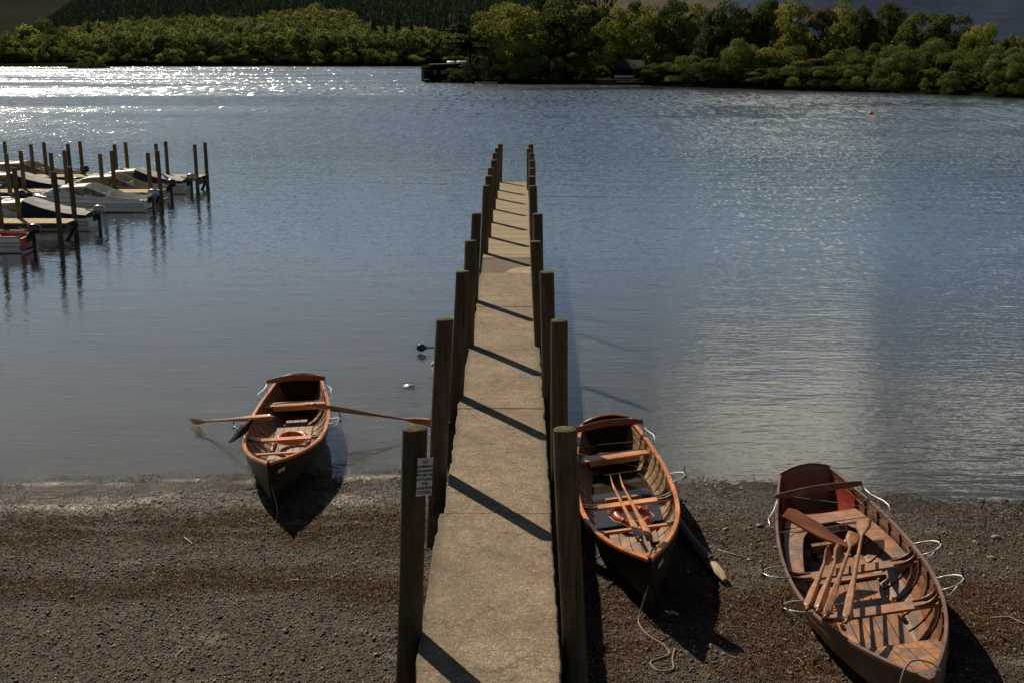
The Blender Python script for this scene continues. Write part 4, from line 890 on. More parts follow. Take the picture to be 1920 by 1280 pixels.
    # foredeck
    if cabin:
        ts = [.46 + .53 * i / 12 for i in range(13)]
        MB().loft([[Vector((-max(.01, hb(t) - .03), t * L, sh(t) + .004)), Vector((0, t * L, sh(t) + .05)), Vector((max(.01, hb(t) - .03), t * L, sh(t) + .004)), Vector((0, t * L, sh(t) - .02))] for t in ts]).build('foredeck', gel, root)
        # cabin trunk: walls lean in, roof slightly arched
        prof = [(.93, .66, .05), (.86, .80, .7), (.78, .94, .85), (.70, 1.01, .92), (.50, 1.06, .95)]
        rings = []
        for t, zz, f in prof:
            wb = min(B / 2 * .80, hb(t) - .10) * (1 if t < .93 else .6); wt = wb * (.86 if zz > .9 else .95)
            rings.append([Vector((-wb, t * L, sh(t))), Vector((-wt, t * L, zz - .03)), Vector((-wt * .5, t * L, zz + .01)), Vector((wt * .5, t * L, zz + .01)), Vector((wt, t * L, zz - .03)), Vector((wb, t * L, sh(t)))])
        MB().loft(rings).build('cabin', gel, root, 'auto')
        wb = lambda t: min(B / 2 * .80, hb(t) - .10)
        for s in (1, -1):
            q = lambda t, f, o_=.006: Vector((s * (wb(t) + (wb(t) * .86 - wb(t)) * f + o_), t * L, sh(t) + (1.02 - sh(t)) * f))
            pts = [q(.77, .30), q(.50, .25), q(.50, .82), q(.60, .85), q(.74, .68)]
            MB().loft([pts, [p + Vector((s * .008, 0, 0)) for p in pts]]).build('window', M['amber'], root)
            # wing screen sweeping down into the coaming
            up = [Vector((s * wb(.50) * .87, .50 * L, 1.04)), Vector((s * wb(.45) * .90, .45 * L, 1.00)), Vector((s * wb(.37) * .95, .37 * L, .84)), Vector((s * (hb(.28) - .1), .28 * L, .66)), Vector((s * (hb(.16) - .07), .16 * L, .58)), Vector((s * (hb(.03) - .06), .03 * L, .53))]
            lo = [Vector((s * (hb(p.y / L) - .07), p.y, sh(p.y / L))) for p in up]
            MB().loft([[a, b, b + Vector((s * .02, 0, 0)), a + Vector((s * .02, 0, 0))] for a, b in zip(up, lo)]).build('coaming', gel, root)
            if style == 'cabin':
                w_ = [up[0].lerp(lo[0], .12), up[1].lerp(lo[1], .14), up[2].lerp(lo[2], .22), (up[2].lerp(up[3], .75)).lerp(lo[3], .35), up[2].lerp(lo[2], .66), up[0].lerp(lo[0], .62)]
                MB().loft([[p + Vector((s * .021, 0, 0)) for p in w_], [p + Vector((s * .027, 0, 0)) for p in w_]]).build('wing_window', M['amber'], root)
        MB().box((-.16, .62 * L, 1.05), (.16, .62 * L + .3, 1.075)).build('hatch', gel, root, bevel=.01)
        if style == 'cabin':
            for x in (-.34, .30):
                st = MB().loft([[Vector((x + a * .2, .36 * L + b_, z_)) for a, b_ in ((-1, -.02), (1, -.02), (1, .03), (-1, .03))] for z_, in ((.30,), (.75,))]).box((x - .2, .36 * L, .30), (x + .2, .36 * L + .38, .36)).build('seat', M['white'], root, bevel=.02)
        if style == 'cover':
            rows = []; K = 16
            for i in range(K + 1):
                f = i / K; t = .50 - .49 * f; zt = 1.09 - .50 * f - .10 * math.sin(f * math.pi); hw = (wb(.48) * .92) * (1 - f) ** 1.2 + (hb(t) + .02) * (1 - (1 - f) ** 1.2); row = []
                for j in range(11):
                    u = -1 + j / 5; row.append(Vector((u * hw, t * L, zt + .05 * (1 - u * u) - .02 * abs(math.sin(j * 2.1 + f * 5)) * (1 - f))))
                rows.append(row)
            MB().loft(rows, cap=False, closed=False).build('canvas_cover', cover or M['canvas'], root, True)
            for s in (0, -1):
                side = [(r[s], Vector(((hb(r[s].y / L) + .012) * (1 if s else -1), r[s].y, max(sh(max(0, r[s].y / L)) - .02, min(r[s].z, sh(0)) - .05)))) for r in rows]
                MB().loft([[a, b] for a, b in side], cap=False, closed=False).build('cover_skirt', M['navy'], root)
    else:
        if cover:
            rows = [[Vector((u * (hb(t) + .02), t * L, sh(t) + .05 + .28 * (1 - u * u) * (.6 + .4 * math.sin(t * 9)))) for u in (-1, -.7, -.35, 0, .35, .7, 1)] for t in [.45 + .5 * i / 10 for i in range(11)]]
            MB().loft(rows, cap=False, closed=False).build('canvas_cover', cover, root, True)
    mo = empty('outboard_motor', (0, -.16, .50)); mo.parent = root
    t_ = outboard(None, (0, 0, 0), 0, s=.82, m= {'silver': M['silver'], 'black': M['black']}[motor])
    for c in list(t_.children): c.parent = mo
    bpy.data.objects.remove(t_)
    MB().box((-.18, -.06, .30), (.18, -.02, .54)).build('motor_pad', M['iron'], root)
    return root
motorboat('open motor boat with red interior and black outboard nearest at the left edge', -15.45, 37.95, 'open', L=4.4, B=1.65, cabin=False, inside=M['redpaint'], cover=M['teal'], motor='black')
motorboat('cabin motor boat with grey canvas cover just behind the nearest pier', -15.0, 42.75, 'cover', L=4.6)
motorboat('white cabin motor boat with amber windows and white seats before the middle pier', -14.60, 47.95, 'cabin', L=4.6, B=1.65)
motorboat('covered cabin motor boat at the outer end before the farthest pier', -14.75, 54.3, 'cover', L=4.3)
motorboat('uncovered cabin motor boat between the middle and farthest piers, cream hull', -14.95, 51.8, 'cabin', L=4.4, gel=plain('cream_gelcoat', (.42, .37, .28), .4), motor='black')
motorboat('white cabin motor boat with pale striped cover, in the middle of the moorings', -19.3, 52.6, 'cover', L=4.8, B=1.7, motor='black')
motorboat('cream cabin motor boat behind the farthest pier', -20.9, 58.2, 'cabin', L=5.2, B=1.7, gel=bpy.data.materials['cream_gelcoat'], motor='black')
motorboat('covered motor boat at the left edge, silver outboard, before the middle row', -21.9, 52.0, 'cover', L=4.2)
motorboat('low open motor boat at the left edge beside the middle pier', -19.75, 47.6, 'open', L=4.0, cabin=False, gel=M['gel2'], motor='black')
# ------------------------------------------------------------------ far shores
def strip_land(name, cols_, rows, m, label):
    """cols_: list of (x, y, slope); rows: offsets behind the shore line"""
    V = []; nc = len(cols_)
    for d in rows:
        for (x, y, sl_) in cols_:
            k = (y + d) / y; z = -.5 if d == 0 else (.35 + .03 * min(d, 20 if sl_ > .01 else 6) + sl_ * max(0, d - 6)); z += 0 if d < 10 else .06 * sl_ * d * mn.noise(Vector((x * k * .006, (y + d) * .006, 1)))
            V.append((x * k, y + d, z))
    Fs = [(r * nc + c, r * nc + c + 1, (r + 1) * nc + c + 1, (r + 1) * nc + c) for r in range(len(rows) - 1) for c in range(nc - 1)]
    me = bpy.data.meshes.new(name); me.from_pydata(V, [], Fs); me.materials.append(m); me.polygons.foreach_set('use_smooth', [True] * len(Fs))
    return tag(link(name, me), label, kind='structure')
n = N('lake_shore_earth'); f = n.noise(n.coord(), .25, 6); n.bsdf(n.ramp(f, [(.35, (.006, .008, .004)), (.6, (.014, .019, .008)), (.75, (.025, .034, .012))]), 1, 0, 0); M['earth'] = n.m
PEN = [(790, 153.5), (800, 154), (830, 155.5), (870, 156), (900, 156.5), (960, 157), (1050, 157.5), (1120, 158.5), (1200, 160), (1350, 165), (1500, 170), (1650, 174), (1760, 178), (1920, 185), (2100, 195), (2500, 215)]
def psh(px):
    py = float(np.interp(px, [a for a, _ in PEN], [b for _, b in PEN])); return gz(px, py, 0)
pc = []
for px in np.arange(790, 2501, 15):
    p = psh(px); j = .8 * mn.noise(Vector((px * .05, 3, 0))); pc.append((p.x, p.y + j, .001))
strip_land('wooded_point', pc, [0, 1.2, 4, 10, 25, 60, 150, 400, 900], M['earth'], 'low wooded point of land reaching into the lake')
def fslope(px): return float(np.interp(px, [-300, 0, 60, 110, 170, 260, 400, 600, 900, 1400], [.02, .022, .030, .052, .078, .086, .09, .092, .095, .0]))
fc = []
for px in np.arange(-500, 2700, 14):
    p = gz(px, 125 - .002 * (px - 400) * 0, 0); p = gz(px, 126 if px < 200 else 124.8, 0); fc.append((p.x, p.y + 4 * mn.noise(Vector((px * .02, 0, 0))), fslope(px)))
strip_land('far_shore', fc, [0, 2, 8, 20, 45, 80, 120, 180, 260, 350, 450, 600, 800, 1100], M['earth'], 'wooded far bank rising behind the lake')
def land_z(px, d): return .35 + .03 * min(d, 20) + fslope(px) * max(0, d - 6)
def fellm(name, c1, c2, c3):
    n = N(name); v = n.coord(scale=(.004, .004, .012)); f = n.noise(v, 1, 7, .62, .6); g = n.noise(n.coord(scale=(.03, .03, .03)), 1, 5, .6)
    a = n.ramp(f, [(.35, c1), (.55, c2), (.7, c3)]); a = n.mixc(.5, a, n.ramp(g, [(.3, (.6, .6, .6)), (.7, (1.15, 1.15, 1.15))]), 'MULTIPLY'); n.bsdf(a, 1, 0, 0); return n.m
def fell(name, px0, px1, D0, D1, prof, m, label):
    V = []; C_ = 70; R_ = 26
    for r in range(R_ + 1):
        f = r / R_
        for c in range(C_ + 1):
            px = px0 + (px1 - px0) * c / C_; D = D0 + (D1 - D0) * f; p = gy(px, 100, D); h = float(np.interp(px, [a for a, _ in prof], [b for _, b in prof]))
            z = 3 + h * (1 - (1 - f) ** 1.7) * (1 + .22 * mn.fractal(Vector((p.x * .0022, D * .0022, 5)), 1, 2, 4)); V.append((p.x, D, z))
    nc = C_ + 1; Fs = [(r * nc + c, r * nc + c + 1, (r + 1) * nc + c + 1, (r + 1) * nc + c) for r in range(R_) for c in range(C_)]
    me = bpy.data.meshes.new(name); me.from_pydata(V, [], Fs); me.materials.append(m); me.polygons.foreach_set('use_smooth', [True] * len(Fs)); tag(link(name, me), label, kind='structure')
fell('brown_fell', -900, 620, 1750, 3000, [(-900, 150), (0, 260), (130, 240), (260, 210), (620, 230)], fellm('heather_fell', (.030, .034, .026), (.048, .048, .036), (.034, .046, .030)), 'brown heather fell behind the far wood at the left')
fell('pale_fell', 560, 1500, 2100, 3600, [(560, 260), (1100, 330), (1300, 280), (1340, 250), (1500, 220)], fellm('grass_fell', (.13, .115, .10), (.17, .15, .125), (.12, .115, .085)), 'pale bare fell seen between the trees of the point')
fell('blue_fell', 1150, 3000, 1700, 3000, [(1150, 10), (1290, 60), (1420, 190), (1700, 260), (3000, 330)], fellm('haze_tinted_fell', (.034, .050, .085), (.046, .064, .100), (.028, .050, .056)), 'hazy blue fell behind the wooded point at the right')  # distance haze is put into the bluish base colours
# ------------------------------------------------------------------ trees
def X_(px, D): return gy(px, 100, D).x
def leafm(name, c1, c2, c3, trans=.35):
    n = N(name); oi = n.n('ObjectInfo'); a = n.n('Attribute', attribute_name='rnd'); r = n.math('ADD', n.math('MULTIPLY', a.outputs['Fac'], .75), n.math('MULTIPLY', oi.outputs['Random'], .25))
    c = n.ramp(r, [(.15, c1), (.5, c2), (.9, c3)]); b = n.bsdf(c, .8, 0, .05, out=False); t = n.n('BsdfTranslucent'); n.l(c, t.inputs[0]); m = n.n('MixShader'); m.inputs[0].default_value = trans
    n.l(b.outputs[0], m.inputs[1]); n.l(t.outputs[0], m.inputs[2]); n.l(m.outputs[0], n.out.inputs[0]); return n.m
M['leaf'] = leafm('oak_leaves', (.09, .11, .022), (.21, .22, .042), (.40, .38, .08), .45); M['leafd'] = leafm('dark_leaves', (.04, .055, .016), (.09, .115, .03), (.18, .20, .045), .4)
M['leafw'] = leafm('willow_leaves', (.055, .08, .022), (.12, .16, .040), (.25, .29, .07), .4); M['leafo'] = leafm('copper_leaves', (.06, .055, .018), (.14, .115, .03), (.24, .18, .05))
M['needle'] = leafm('pine_needles', (.006, .009, .005), (.014, .019, .008), (.03, .036, .014), .1)
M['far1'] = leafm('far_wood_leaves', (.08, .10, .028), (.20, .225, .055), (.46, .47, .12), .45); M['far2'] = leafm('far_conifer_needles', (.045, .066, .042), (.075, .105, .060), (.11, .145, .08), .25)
M['bark'] = plain('dark_bark', (.03, .025, .018), .9)
def crown_np(seed, ncl, nleaf, lsize, zc=.62, rz=.38, flat=.75, top=1.0, low=0.0, shell=.55, clr=(.20, .34), rand=.3):
    """leaf quads (unit tree: height 1, radius 1)"""
    g = np.random.default_rng(seed); cs = []
    while len(cs) < ncl:
        d = g.normal(size=3); d /= np.linalg.norm(d); r = g.uniform(shell, 1) ** .7 * .84; c = d * r
        if c[2] < -.65 + low: continue
        cs.append((c, g.uniform(*clr)))
    V = []; N_ = []; T = []
    per = nleaf // ncl
    for c, r in cs:
        d = g.normal(size=(per, 3)); d /= np.linalg.norm(d, axis=1)[:, None]; d[:, 2] = np.abs(d[:, 2]) * .9 - .25 * g.random(per)
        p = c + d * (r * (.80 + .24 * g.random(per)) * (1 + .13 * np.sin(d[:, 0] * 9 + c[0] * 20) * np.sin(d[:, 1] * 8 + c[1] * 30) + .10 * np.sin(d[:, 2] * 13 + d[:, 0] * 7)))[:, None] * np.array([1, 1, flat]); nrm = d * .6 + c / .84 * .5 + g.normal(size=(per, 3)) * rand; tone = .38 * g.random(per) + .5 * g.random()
        V.append(p); N_.append(nrm); T.append(np.clip(tone + .25 * (d[:, 2] - .3), 0, 1))  # upper leaves of each clump toned lighter, top light painted in
    P = np.concatenate(V); Nn = np.concatenate(N_); T = np.concatenate(T); Nn /= np.linalg.norm(Nn, axis=1)[:, None]
    a = np.cross(Nn, g.normal(size=P.shape)); a /= np.linalg.norm(a, axis=1)[:, None]; b = np.cross(Nn, a); s = lsize * g.uniform(.6, 1.3, len(P))[:, None]
    Wz = np.array([1, 1, 1.0]); q = np.stack([P - a*s, P + b*s*.6 - a*s*.1, P + a*s, P - b*s*.6 + a*s*.1], 1)
    q[..., 2] = zc + q[..., 2] * rz
    return q.reshape(-1, 3), T
def quads(n_): return np.arange(n_ * 4).reshape(-1, 4)
def crown_mesh(name, m, **k):
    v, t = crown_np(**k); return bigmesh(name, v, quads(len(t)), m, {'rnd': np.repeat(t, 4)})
def trunk_mesh(name, seed, h=.55, r=.05, nl=7, reach=.6, zc=.62, rz=.3):
    rr = random.Random(seed); mb = MB(); pts = [(0, 0, -.03)]; x = y = 0
    for i in range(5): x += rr.uniform(-.03, .03); y += rr.uniform(-.03, .03); pts.append((x, y, h * (i + 1) / 5))
    pts.append((x * 1.3, y, .85)); mb.tube(pts, [r * 1.5, r, r * .9, r * .85, r * .75, r * .6, r * .12], 7)
    for i in range(nl):
        a = rr.uniform(0, 6.28); z0 = h * rr.uniform(.5, 1.05); R_ = reach * rr.uniform(.6, 1); z1 = zc + rz * rr.uniform(-.3, .6); p0 = Vector((x * z0 / h, y * z0 / h, z0)); p2 = Vector((math.cos(a) * R_, math.sin(a) * R_, z1)); pm = p0.lerp(p2, .5) + Vector((0, 0, .04))
        mb.tube([p0, pm, p2], [r * .5, r * .32, r * .08], 5)
    me = bpy.data.meshes.new(name); me.from_pydata(mb.v, [], mb.f); me.materials.append(M['bark']); me.polygons.foreach_set('use_smooth', [True] * len(me.polygons)); return me
KIND = {}
def reg(k, lst): KIND[k] = lst
reg('oak', [(crown_mesh('crown', M['leaf'], seed=s, ncl=30, nleaf=11000, lsize=.034, zc=.52, rz=.48, flat=1, shell=.3, clr=(.2, .36)), trunk_mesh('trunk', s)) for s in (1, 2, 3)])
reg('dark', [(crown_mesh('crown', M['leafd'], seed=s, ncl=28, nleaf=11000, lsize=.034, zc=.50, rz=.50, flat=1, shell=.3, clr=(.2, .38)), trunk_mesh('trunk', s)) for s in (4, 5, 6)])
reg('copper', [(crown_mesh('crown', M['leafo'], seed=8, ncl=26, nleaf=10000, lsize=.034, zc=.52, rz=.48, clr=(.2, .36), shell=.25), trunk_mesh('trunk', 8))])
reg('willow', [(crown_mesh('crown', M['leafw'], seed=s, ncl=16, nleaf=11000, lsize=.030, zc=.42, rz=.58, flat=1.0, shell=.35, low=-.35, clr=(.28, .46)), trunk_mesh('trunk', s, h=.4, r=.04)) for s in (11, 12, 13)])
reg('pine', [(crown_mesh('crown', M['needle'], seed=21, ncl=26, nleaf=4200, lsize=.05, zc=.66, rz=.34, flat=.22, shell=.3, clr=(.25, .42)), trunk_mesh('trunk', 21, h=.8, r=.055, nl=12, reach=.7, zc=.65))])
reg('sparse', [(crown_mesh('crown', M['leaf'], seed=31, ncl=30, nleaf=900, lsize=.04, zc=.62, rz=.38), trunk_mesh('trunk', 31, h=.6, r=.035, nl=34, reach=.85, zc=.75, rz=.36))])
cnt = {}
NM = {'oak': ('oak_tree', 'tree', 'yellow green broadleaf tree'), 'dark': ('dark_tree', 'tree', 'dark green broadleaf tree'), 'copper': ('copper_tree', 'tree', 'copper brown tinted tree'), 'willow': ('willow_shrub', 'shrub', 'rounded green willow shrub'),
      'pine': ('pine_tree', 'pine tree', 'dark layered pine'), 'sparse': ('bare_tree', 'tree', 'thin crowned tree with visible bare branches')}
TL = [  # px, top py, half width px, metres behind the shore line, kind
 (880, 44, 46, 7, 'pine'), (925, 2, 52, 22, 'oak'), (968, 18, 72, 9, 'oak'), (1012, -12, 48, 18, 'dark'), (1066, -6, 66, 11, 'dark'), (1102, 16, 44, 16, 'dark'), (1130, -34, 44, 30, 'sparse'), (1158, 22, 46, 9, 'oak'), (1192, 10, 30, 32, 'dark'),
 (1232, 24, 56, 12, 'oak'), (1268, 8, 50, 18, 'dark'), (1312, 14, 42, 22, 'oak'), (1340, 40, 42, 12, 'dark'), (1385, -14, 56, 15, 'dark'), (1440, 6, 44, 22, 'dark'), (1484, 4, 46, 20, 'oak'), (1545, 12, 32, 26, 'copper'), (1588, 12, 42, 26, 'oak'), (1628, 20, 32, 24, 'dark'),
 (1668, 14, 54, 30, 'dark'), (1732, 30, 46, 28, 'dark'), (1786, 34, 50, 28, 'dark'), (1834, 42, 34, 26, 'oak'), (1896, 80, 26, 70, 'dark'), (1960, 70, 40, 40, 'dark'), (2040, 60, 50, 40, 'oak'),
 (813, 140, 10, 9, 'willow'), (852, 131, 22, 3, 'willow'), (880, 122, 30, 3, 'willow'), (922, 78, 36, 5, 'willow'), (950, 108, 40, 2, 'willow'), (996, 100, 44, 3, 'willow'), (1044, 113, 20, 1.5, 'willow'), (1082, 104, 36, 5, 'dark'), (1106, 124, 24, 2, 'willow'),
 (1238, 116, 44, 4, 'dark'), (1284, 108, 52, 3, 'willow'), (1335, 112, 48, 3, 'dark'), (1396, 76, 62, 6, 'willow'), (1440, 122, 44, 2, 'dark'), (1462, 86, 52, 8, 'oak'), (1495, 128, 40, 1.5, 'willow'), (1532, 108, 46, 6, 'copper'), (1548, 128, 44, 2, 'willow'), (1582, 96, 48, 10, 'willow'), (1620, 84, 52, 18, 'willow'),
 (1600, 126, 40, 2, 'willow'), (1672, 90, 58, 12, 'willow'), (1700, 102, 56, 6, 'willow'), (1752, 84, 54, 18, 'willow'), (1796, 104, 50, 5, 'willow'), (1848, 92, 58, 16, 'willow'), (1886, 104, 46, 7, 'willow'), (1926, 92, 56, 12, 'willow'), (2000, 100, 60, 10, 'willow'), (2080, 100, 60, 8, 'willow'),
 (1652, 132, 24, 1.2, 'willow'), (1737, 148, 16, .8, 'willow'), (1789, 138, 28, 1.2, 'willow'), (1872, 138, 26, 1.2, 'willow'), (1908, 124, 30, 1.5, 'willow')]
for i, (px, py, hw, d, kd) in enumerate(sorted(TL, key=lambda a: a[0])):
    s = psh(px); D = s.y + d; top = gy(px, py, D); b = gy(px, 120, D); zb = .4; h = (top.z - zb) * 1.10; rad = hw * D / F * (1.12 if kd != 'willow' else .84)
    lst = KIND[kd]; cm, tm_ = lst[i % len(lst)]; nm, cat, desc = NM[kd]; k = cnt.get(kd, 0); cnt[kd] = k + 1; tot = sum(1 for t in TL if t[4] == kd)
    lab = f'{desc} on the wooded point' if tot == 1 else f'{ORD[k]} {desc} from the left on the wooded point' if k < 20 else f'{desc} towards the right end of the wooded point'
    if px == 1158: lab = 'yellow green tree with a clear dark trunk beside the hut on the point'
    if px == 1737: lab = 'smallest round bush at the water edge of the point'
    root = tag(empty(nm, (top.x, D, zb), random.uniform(0, 6.28)), lab, cat, 'trees on the wooded point'); root.scale = (rad, rad, h)
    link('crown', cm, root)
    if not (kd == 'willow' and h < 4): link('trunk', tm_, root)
# tangled undergrowth beneath the trees of the point (one mass)
g_ = np.random.default_rng(9); Vu = []; Tu = []
for k in range(330):
    px = g_.uniform(845, 2300); d = g_.uniform(5, 26); s = psh(px)
    if 1110 < px < 1215 and d < 20: continue
    v, t = crown_np(seed=100 + k % 7, ncl=8, nleaf=260, lsize=.16, zc=.4, rz=.55, flat=1, shell=.3, low=-.3); r = g_.uniform(1.6, 3); h = g_.uniform(2.2, 5.5) * (1 if px < 1500 else .7)
    v = v * np.array([r, r, h]) + np.array([X_(px, s.y + d), s.y + d, .2]); Vu.append(v); Tu.append(t * .6)
Vu = np.concatenate(Vu); Tu = np.concatenate(Tu); tag(link('undergrowth', bigmesh('undergrowth', Vu, quads(len(Tu)), M['leafd'], {'rnd': np.repeat(Tu, 4)})), 'dark tangled undergrowth beneath the trees of the point', 'undergrowth', kind='stuff')
# far bank: front row as single trees
FK = [(crown_mesh('crown', M['far1'], seed=s, ncl=11, nleaf=2800, lsize=.062, zc=.45, rz=.55, flat=1, shell=.35, clr=(.3, .46), rand=.18), trunk_mesh('trunk', s, nl=3)) for s in (41, 42, 43, 44)]
def spire(seed, nleaf=420):
    g = np.random.default_rng(seed); z = g.random(nleaf) ** .7; a = g.uniform(0, 6.283, nleaf); r = (1 - z) * (.75 + .3 * g.random(nleaf)) * (.85 + .15 * np.sin(z * 40)); P = np.stack([np.cos(a) * r, np.sin(a) * r, .06 + z * .94], 1)
    o_ = np.stack([np.cos(a), np.sin(a), np.full(nleaf, -.25)], 1); t_ = np.stack([-np.sin(a), np.cos(a), 0 * a], 1); s = .16 * (1.15 - z)[:, None] + .03; q = np.stack([P - t_ * s, P + o_ * s, P + t_ * s, P - o_ * s + np.array([0, 0, .05])], 1); return q.reshape(-1, 3), g.random(nleaf)
sv, st_ = spire(3); SPM = bigmesh('crown', sv, quads(len(st_)), M['far2'], {'rnd': np.repeat(st_, 4)}); SPT = trunk_mesh('trunk', 77, h=.3, nl=2, reach=.1, r=.06)
k = 0; r_ = random.Random(12); px = -40
while px < 905:
    d = r_.uniform(3, 16); topy = r_.uniform(84, 104) if px > 130 else r_.uniform(60, 90); hw = r_.uniform(13, 24)
    base = gz(px, 125, 0); D = base.y + d; t_ = gy(px, topy, D); cm, tm_ = FK[k % 4]; h = t_.z - 1
    root = tag(empty('broadleaf_tree', (t_.x, D, .8), r_.uniform(0, 6)), 'round broadleaf tree in the front row of the far bank', 'tree', 'front row of trees on the far bank'); root.scale = (hw * D / F, hw * D / F, h); link('crown', cm, root); link('trunk', tm_, root); px += r_.uniform(14, 26); k += 1
for i, (px, py, hw, d) in enumerate([(52, 36, 46, 30), (75, 34, 36, 40), (20, 50, 30, 30), (150, 58, 28, 40), (262, 62, 26, 30), (128, 50, 26, 45)]):
    base = gz(px, 125, 0); D = base.y + d; t_ = gy(px, py, D); root = tag(empty('broadleaf_tree', (t_.x, D, .9), i), f'{ORD[i]} of the tall round trees at the left end of the far bank', 'tree', 'tall trees at the left of the far bank'); root.scale = (hw * D / F, hw * D / F, t_.z - 1); cm, tm_ = FK[i % 4]; link('crown', cm, root); link('trunk', tm_, root)
for i, (px, py, hw, d) in enumerate([(165, 36, 7, 60), (185, 36, 7, 62), (148, 50, 6, 55), (340, 52, 8, 50), (367, 50, 8, 50), (700, 22, 12, 60), (745, 20, 12, 55), (770, 30, 10, 50), (800, 18, 12, 70), (836, 14, 12, 66), (862, 20, 12, 60), (722, 34, 9, 40)]):
    base = gz(px, 125, 0); D = base.y + d; t_ = gy(px, py, D); zb = land_z(px, d); lab = f'{ORD[i]} dark conifer from the left above the far bank'
    if i in (2,): lab = 'small dark conifer left of the pair at the left of the far bank'
    root = tag(empty('conifer_tree', (t_.x, D, zb), i), lab, 'conifer', 'dark conifers above the far bank'); root.scale = (hw * D / F * 1.3, hw * D / F * 1.3, t_.z - zb); link('crown', SPM, root); link('trunk', SPT, root)
# the wood behind, one mass
def scatter(name, label, lib, n_, sel, hr, rr_, m, cat, seed):
    g = np.random.default_rng(seed); Vs = []; Ts = []; c = 0
    while c < n_:
        px = g.uniform(-120, 1700) if g.random() < .93 else g.uniform(1700, 2300); d = g.uniform(0, 1) ** 1.3 * 620 + 16
        if not sel(px, d, g): continue
        b = gz(px, 125, 0); D = b.y + d; x = b.x * D / b.y; z = land_z(px, d) - 1; h = g.uniform(*hr); r = g.uniform(*rr_); v, t = lib[g.integers(len(lib))]; a = g.uniform(0, 6.283); vv = v * np.array([r, r, h]); w_ = np.empty_like(vv)
        w_[:, 0] = vv[:, 0] * math.cos(a) - vv[:, 1] * math.sin(a) + x; w_[:, 1] = vv[:, 0] * math.sin(a) + vv[:, 1] * math.cos(a) + D; w_[:, 2] = vv[:, 2] + z; Vs.append(w_); Ts.append(np.clip(t * .75 + g.uniform(-.2, .45), 0, 1)); c += 1
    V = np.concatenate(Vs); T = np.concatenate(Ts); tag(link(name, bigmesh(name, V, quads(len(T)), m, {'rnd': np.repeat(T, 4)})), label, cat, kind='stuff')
lib = [crown_np(seed=s, ncl=8, nleaf=600, lsize=.105, zc=.42, rz=.58, flat=1, shell=.35, low=-.3, rand=.18, clr=(.34, .5)) for s in (61, 62, 63, 64)]
con = lambda px, d: d > float(np.interp(px, [-100, 60, 130, 220, 330, 400, 500, 600, 660, 710, 900, 1150, 1200], [90, 90, 110, 150, 190, 165, 190, 290, 220, 90, 60, 60, 2000]))
scatter('far_wood', 'dense broadleaf wood climbing the far bank', lib, 2500, lambda px, d, g: not con(px, d) and not (px < 60 and d > 100) and not (px > 1180 and d > 70), (9, 15), (4.2, 7.5), M['far1'], 'wood', 5)
libc = [spire(s, 110) for s in (71, 72, 73)]
scatter('conifer_wood', 'dark conifer plantation above the far wood', libc, 6500, lambda px, d, g: (con(px, d) or g.random() < .03) and not (px < 60 and d > 110) and px < 1200, (8, 14), (3.0, 4.6), M['far2'], 'plantation', 6)
# islet in the far water
p = gz(165, 128.2, 0)
il = strip_land('islet', [(p.x - 9 + i * 1.8, p.y + 2 * abs(i - 5) * .1, .0) for i in range(11)], [0, 1.5, 4, 7], M['earth'], 'tiny low islet before the far bank at the left')
for i, (dx, h, r) in enumerate([(-4, 2.6, 2.2), (0, 4.2, 2.6), (4, 3.0, 2.4)]):
    root = tag(empty('island_bush', (p.x + dx, p.y + 3, .3), i), ['left low', 'tallest middle', 'right'][i] + ' bush on the tiny islet in the far water', 'bush', 'bushes on the islet'); root.scale = (r, r, h); link('crown', KIND['willow'][i][0], root)
# ------------------------------------------------------------------ buildings and boats of the point
bh = psh(812); D = bh.y + 2.0
def X_(px, D): return gy(px, 100, D).x
bt = tag(empty('boathouse', (X_(820, D), D, 0)), 'dark timber boathouse with a flat pale edged roof at the tip of the point', 'boathouse'); ox = X_(820, D)
M['tar'] = plain('tarred_boards', (.012, .010, .008), .95, spec=.05); M['roofedge'] = plain('pale_roof_felt', (.20, .21, .20), .6)
x0, x1 = X_(806, D) - ox, X_(872, D) - ox
mb = MB().box((x0, 0, .2), (x1, 5, 3.55)); mb.build('wall', M['tar'], bt, bevel=.03); MB().box((X_(793, D) - ox, 3.42, .35), (x0 - .02, 3.52, 3.0)).build('porch_wall', M['tar'], bt)
MB().loft([[Vector((x, y, z)) for x, y, z in ((x0 - .35, -.5, 3.62), (x1 + .2, -.5, 3.9), (x1 + .2, 5.4, 3.9), (x0 - .35, 5.4, 3.62))], [Vector((x, y, z)) for x, y, z in ((x0 - .35, -.5, 3.76), (x1 + .2, -.5, 4.04), (x1 + .2, 5.4, 4.04), (x0 - .35, 5.4, 3.76))]]).build('roof', M['roofedge'], bt)
xa = X_(793, D) - ox
MB().box((xa, .2, .35), (x0 - .01, 3.5, .50)).build('deck', M['beam'], bt); MB().box((xa, .2, 2.35), (x0 - .01, 3.4, 2.45)).build('awning', M['tar'], bt)
for xx in (xa + .05, (xa + x0) / 2, x0 - .12): MB().box((xx, .25, -1), (xx + .1, .35, 2.35)).build('pillar', M['tar'], bt)
for zz in (1.0, 1.5): MB().box((xa, .24, zz), (x0, .30, zz + .06)).build('rail', M['beam'], bt)
for k in range(4): w_ = MB().box((x0 + .6 + k * 1.7, -.03, 1.6), (x0 + 1.5 + k * 1.7, -.004, 2.5)).build('window', M['black'], bt)
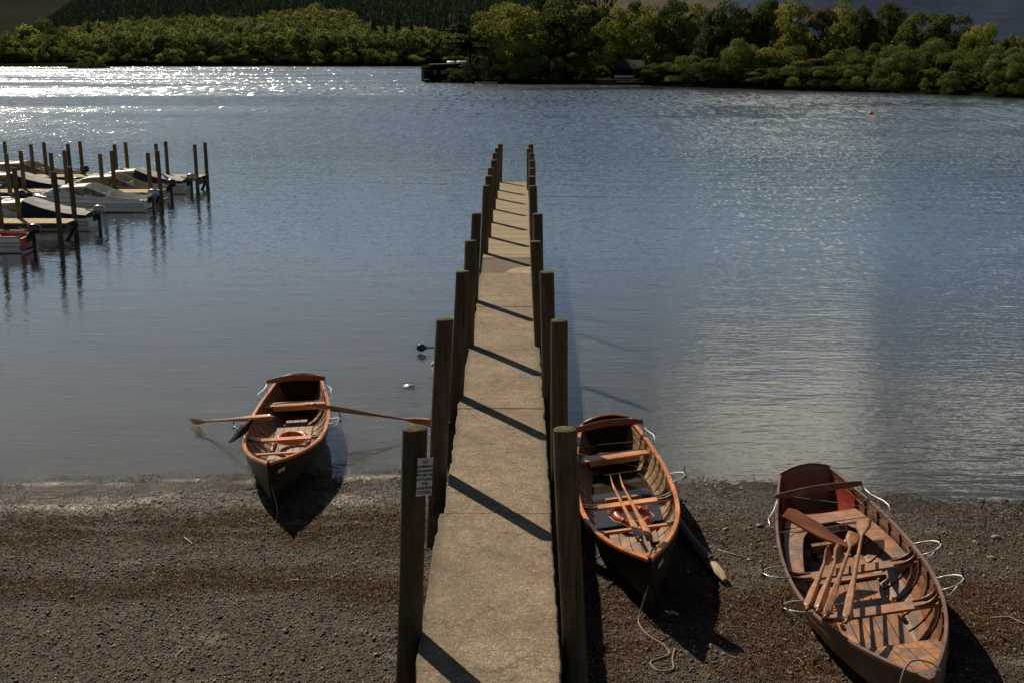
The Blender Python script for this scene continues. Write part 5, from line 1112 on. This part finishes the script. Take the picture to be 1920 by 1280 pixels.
def dinghy(label, x, y, z, rz, L=3.2, flip=True, cat='dinghy', extra=None):
    o_ = tag(empty('dinghy', (x, y, z), rz), label, cat, None); rings = []
    for i in range(13):
        t = i / 12; w_ = .62 * (1 - abs(2 * t - .9) ** 2.6 * .75 if t > .45 else 1 - .25 * ((.45 - t) / .45) ** 2) * (1 if t < .97 else .2); h = .42
        rings.append([Vector((w_ * math.cos(a), t * L - L / 2, (h * math.sin(a) if flip else -h * math.sin(a) + h))) for a in [math.pi * k / 10 for k in range(11)]])
    MB().loft(rings, cap=True, closed=flip).build('hull', M['white'], o_, True); mb = MB()
    for s in (1, -1): mb.tube([r[0 if s == 1 else -1] for r in rings], .035, 6)
    mb.build('gunwale', M['pink'], o_, True); return o_
dinghy('white upturned dinghy on the boathouse roof, the left one', X_(845, D), D + 1.5, 4.0, R(60), 2.2); dinghy('white upturned dinghy on the boathouse roof, the right one', X_(865, D), D + 1.5, 4.05, R(75), 2.4)
s = psh(912); mo = dinghy('pale moored boat with a slanting pole at the shore of the point', s.x, s.y - 1.4, -.12, R(88), 4.6, False, 'boat')
MB().box((-.5, -.9, .25), (.5, -.6, .30)).box((-.5, .5, .25), (.5, .8, .30)).build('thwart', M['split'], mo); MB().tube([(0, .4, .2), (.1, -.2, 2.6)], .04, 6).build('pole', M['split'], mo)
s = psh(1175); D = s.y + 13; hx = X_(1178, D); hut = tag(empty('hut', (hx, D, .8)), 'low dark hut with a mossy grey pitched roof among the trees of the point', 'hut')
MB().box((-3.2, 0, 0), (3.2, 4, 2.3)).build('wall', M['tar'], hut)
n = N('mossy_roof'); f = n.noise(n.coord(), 1.5, 5); n.bsdf(n.ramp(f, [(.4, (.06, .058, .052)), (.6, (.05, .058, .025))]), .9); 
MB().loft([[Vector((x, -.5, 2.2)), Vector((x, 2, 3.9)), Vector((x, 4.5, 2.2)), Vector((x, 4.5, 2.08)), Vector((x, 2, 3.76)), Vector((x, -.5, 2.08))] for x in (-3.6, 3.6)]).build('roof', n.m, hut)
MB().box((.9, -.04, 0), (1.8, -.004, 2.0)).build('door', M['oldhull'], hut)
s = psh(1160); ls = tag(empty('landing_stage', (s.x, s.y + .5, 0)), 'pale sunlit landing stage in front of the hut on the point', 'landing stage')
MB().box((-4.2, 1.0, .95), (4.0, 2.6, 1.08)).build('upper_deck', M['plank2'], ls); MB().box((-.5, -.9, .55), (5.0, .6, .66)).build('lower_deck', M['plank2'], ls)
MB().box((-4.2, 1.1, 0), (4.0, 2.5, .94)).build('base', M['beam'], ls); MB().box((-.4, -.8, -.6), (4.9, .5, .54)).build('base', M['beam'], ls)
MB().bar((2.4, .2, .72), (6.2, 2.2, 1.5), .5, .08).build('ramp', M['plank2'], ls)
dinghy('white upturned dinghy on the bank between landing stage and hut', s.x + 1.5, s.y + 5.5, 1.3, R(85), 4.0)
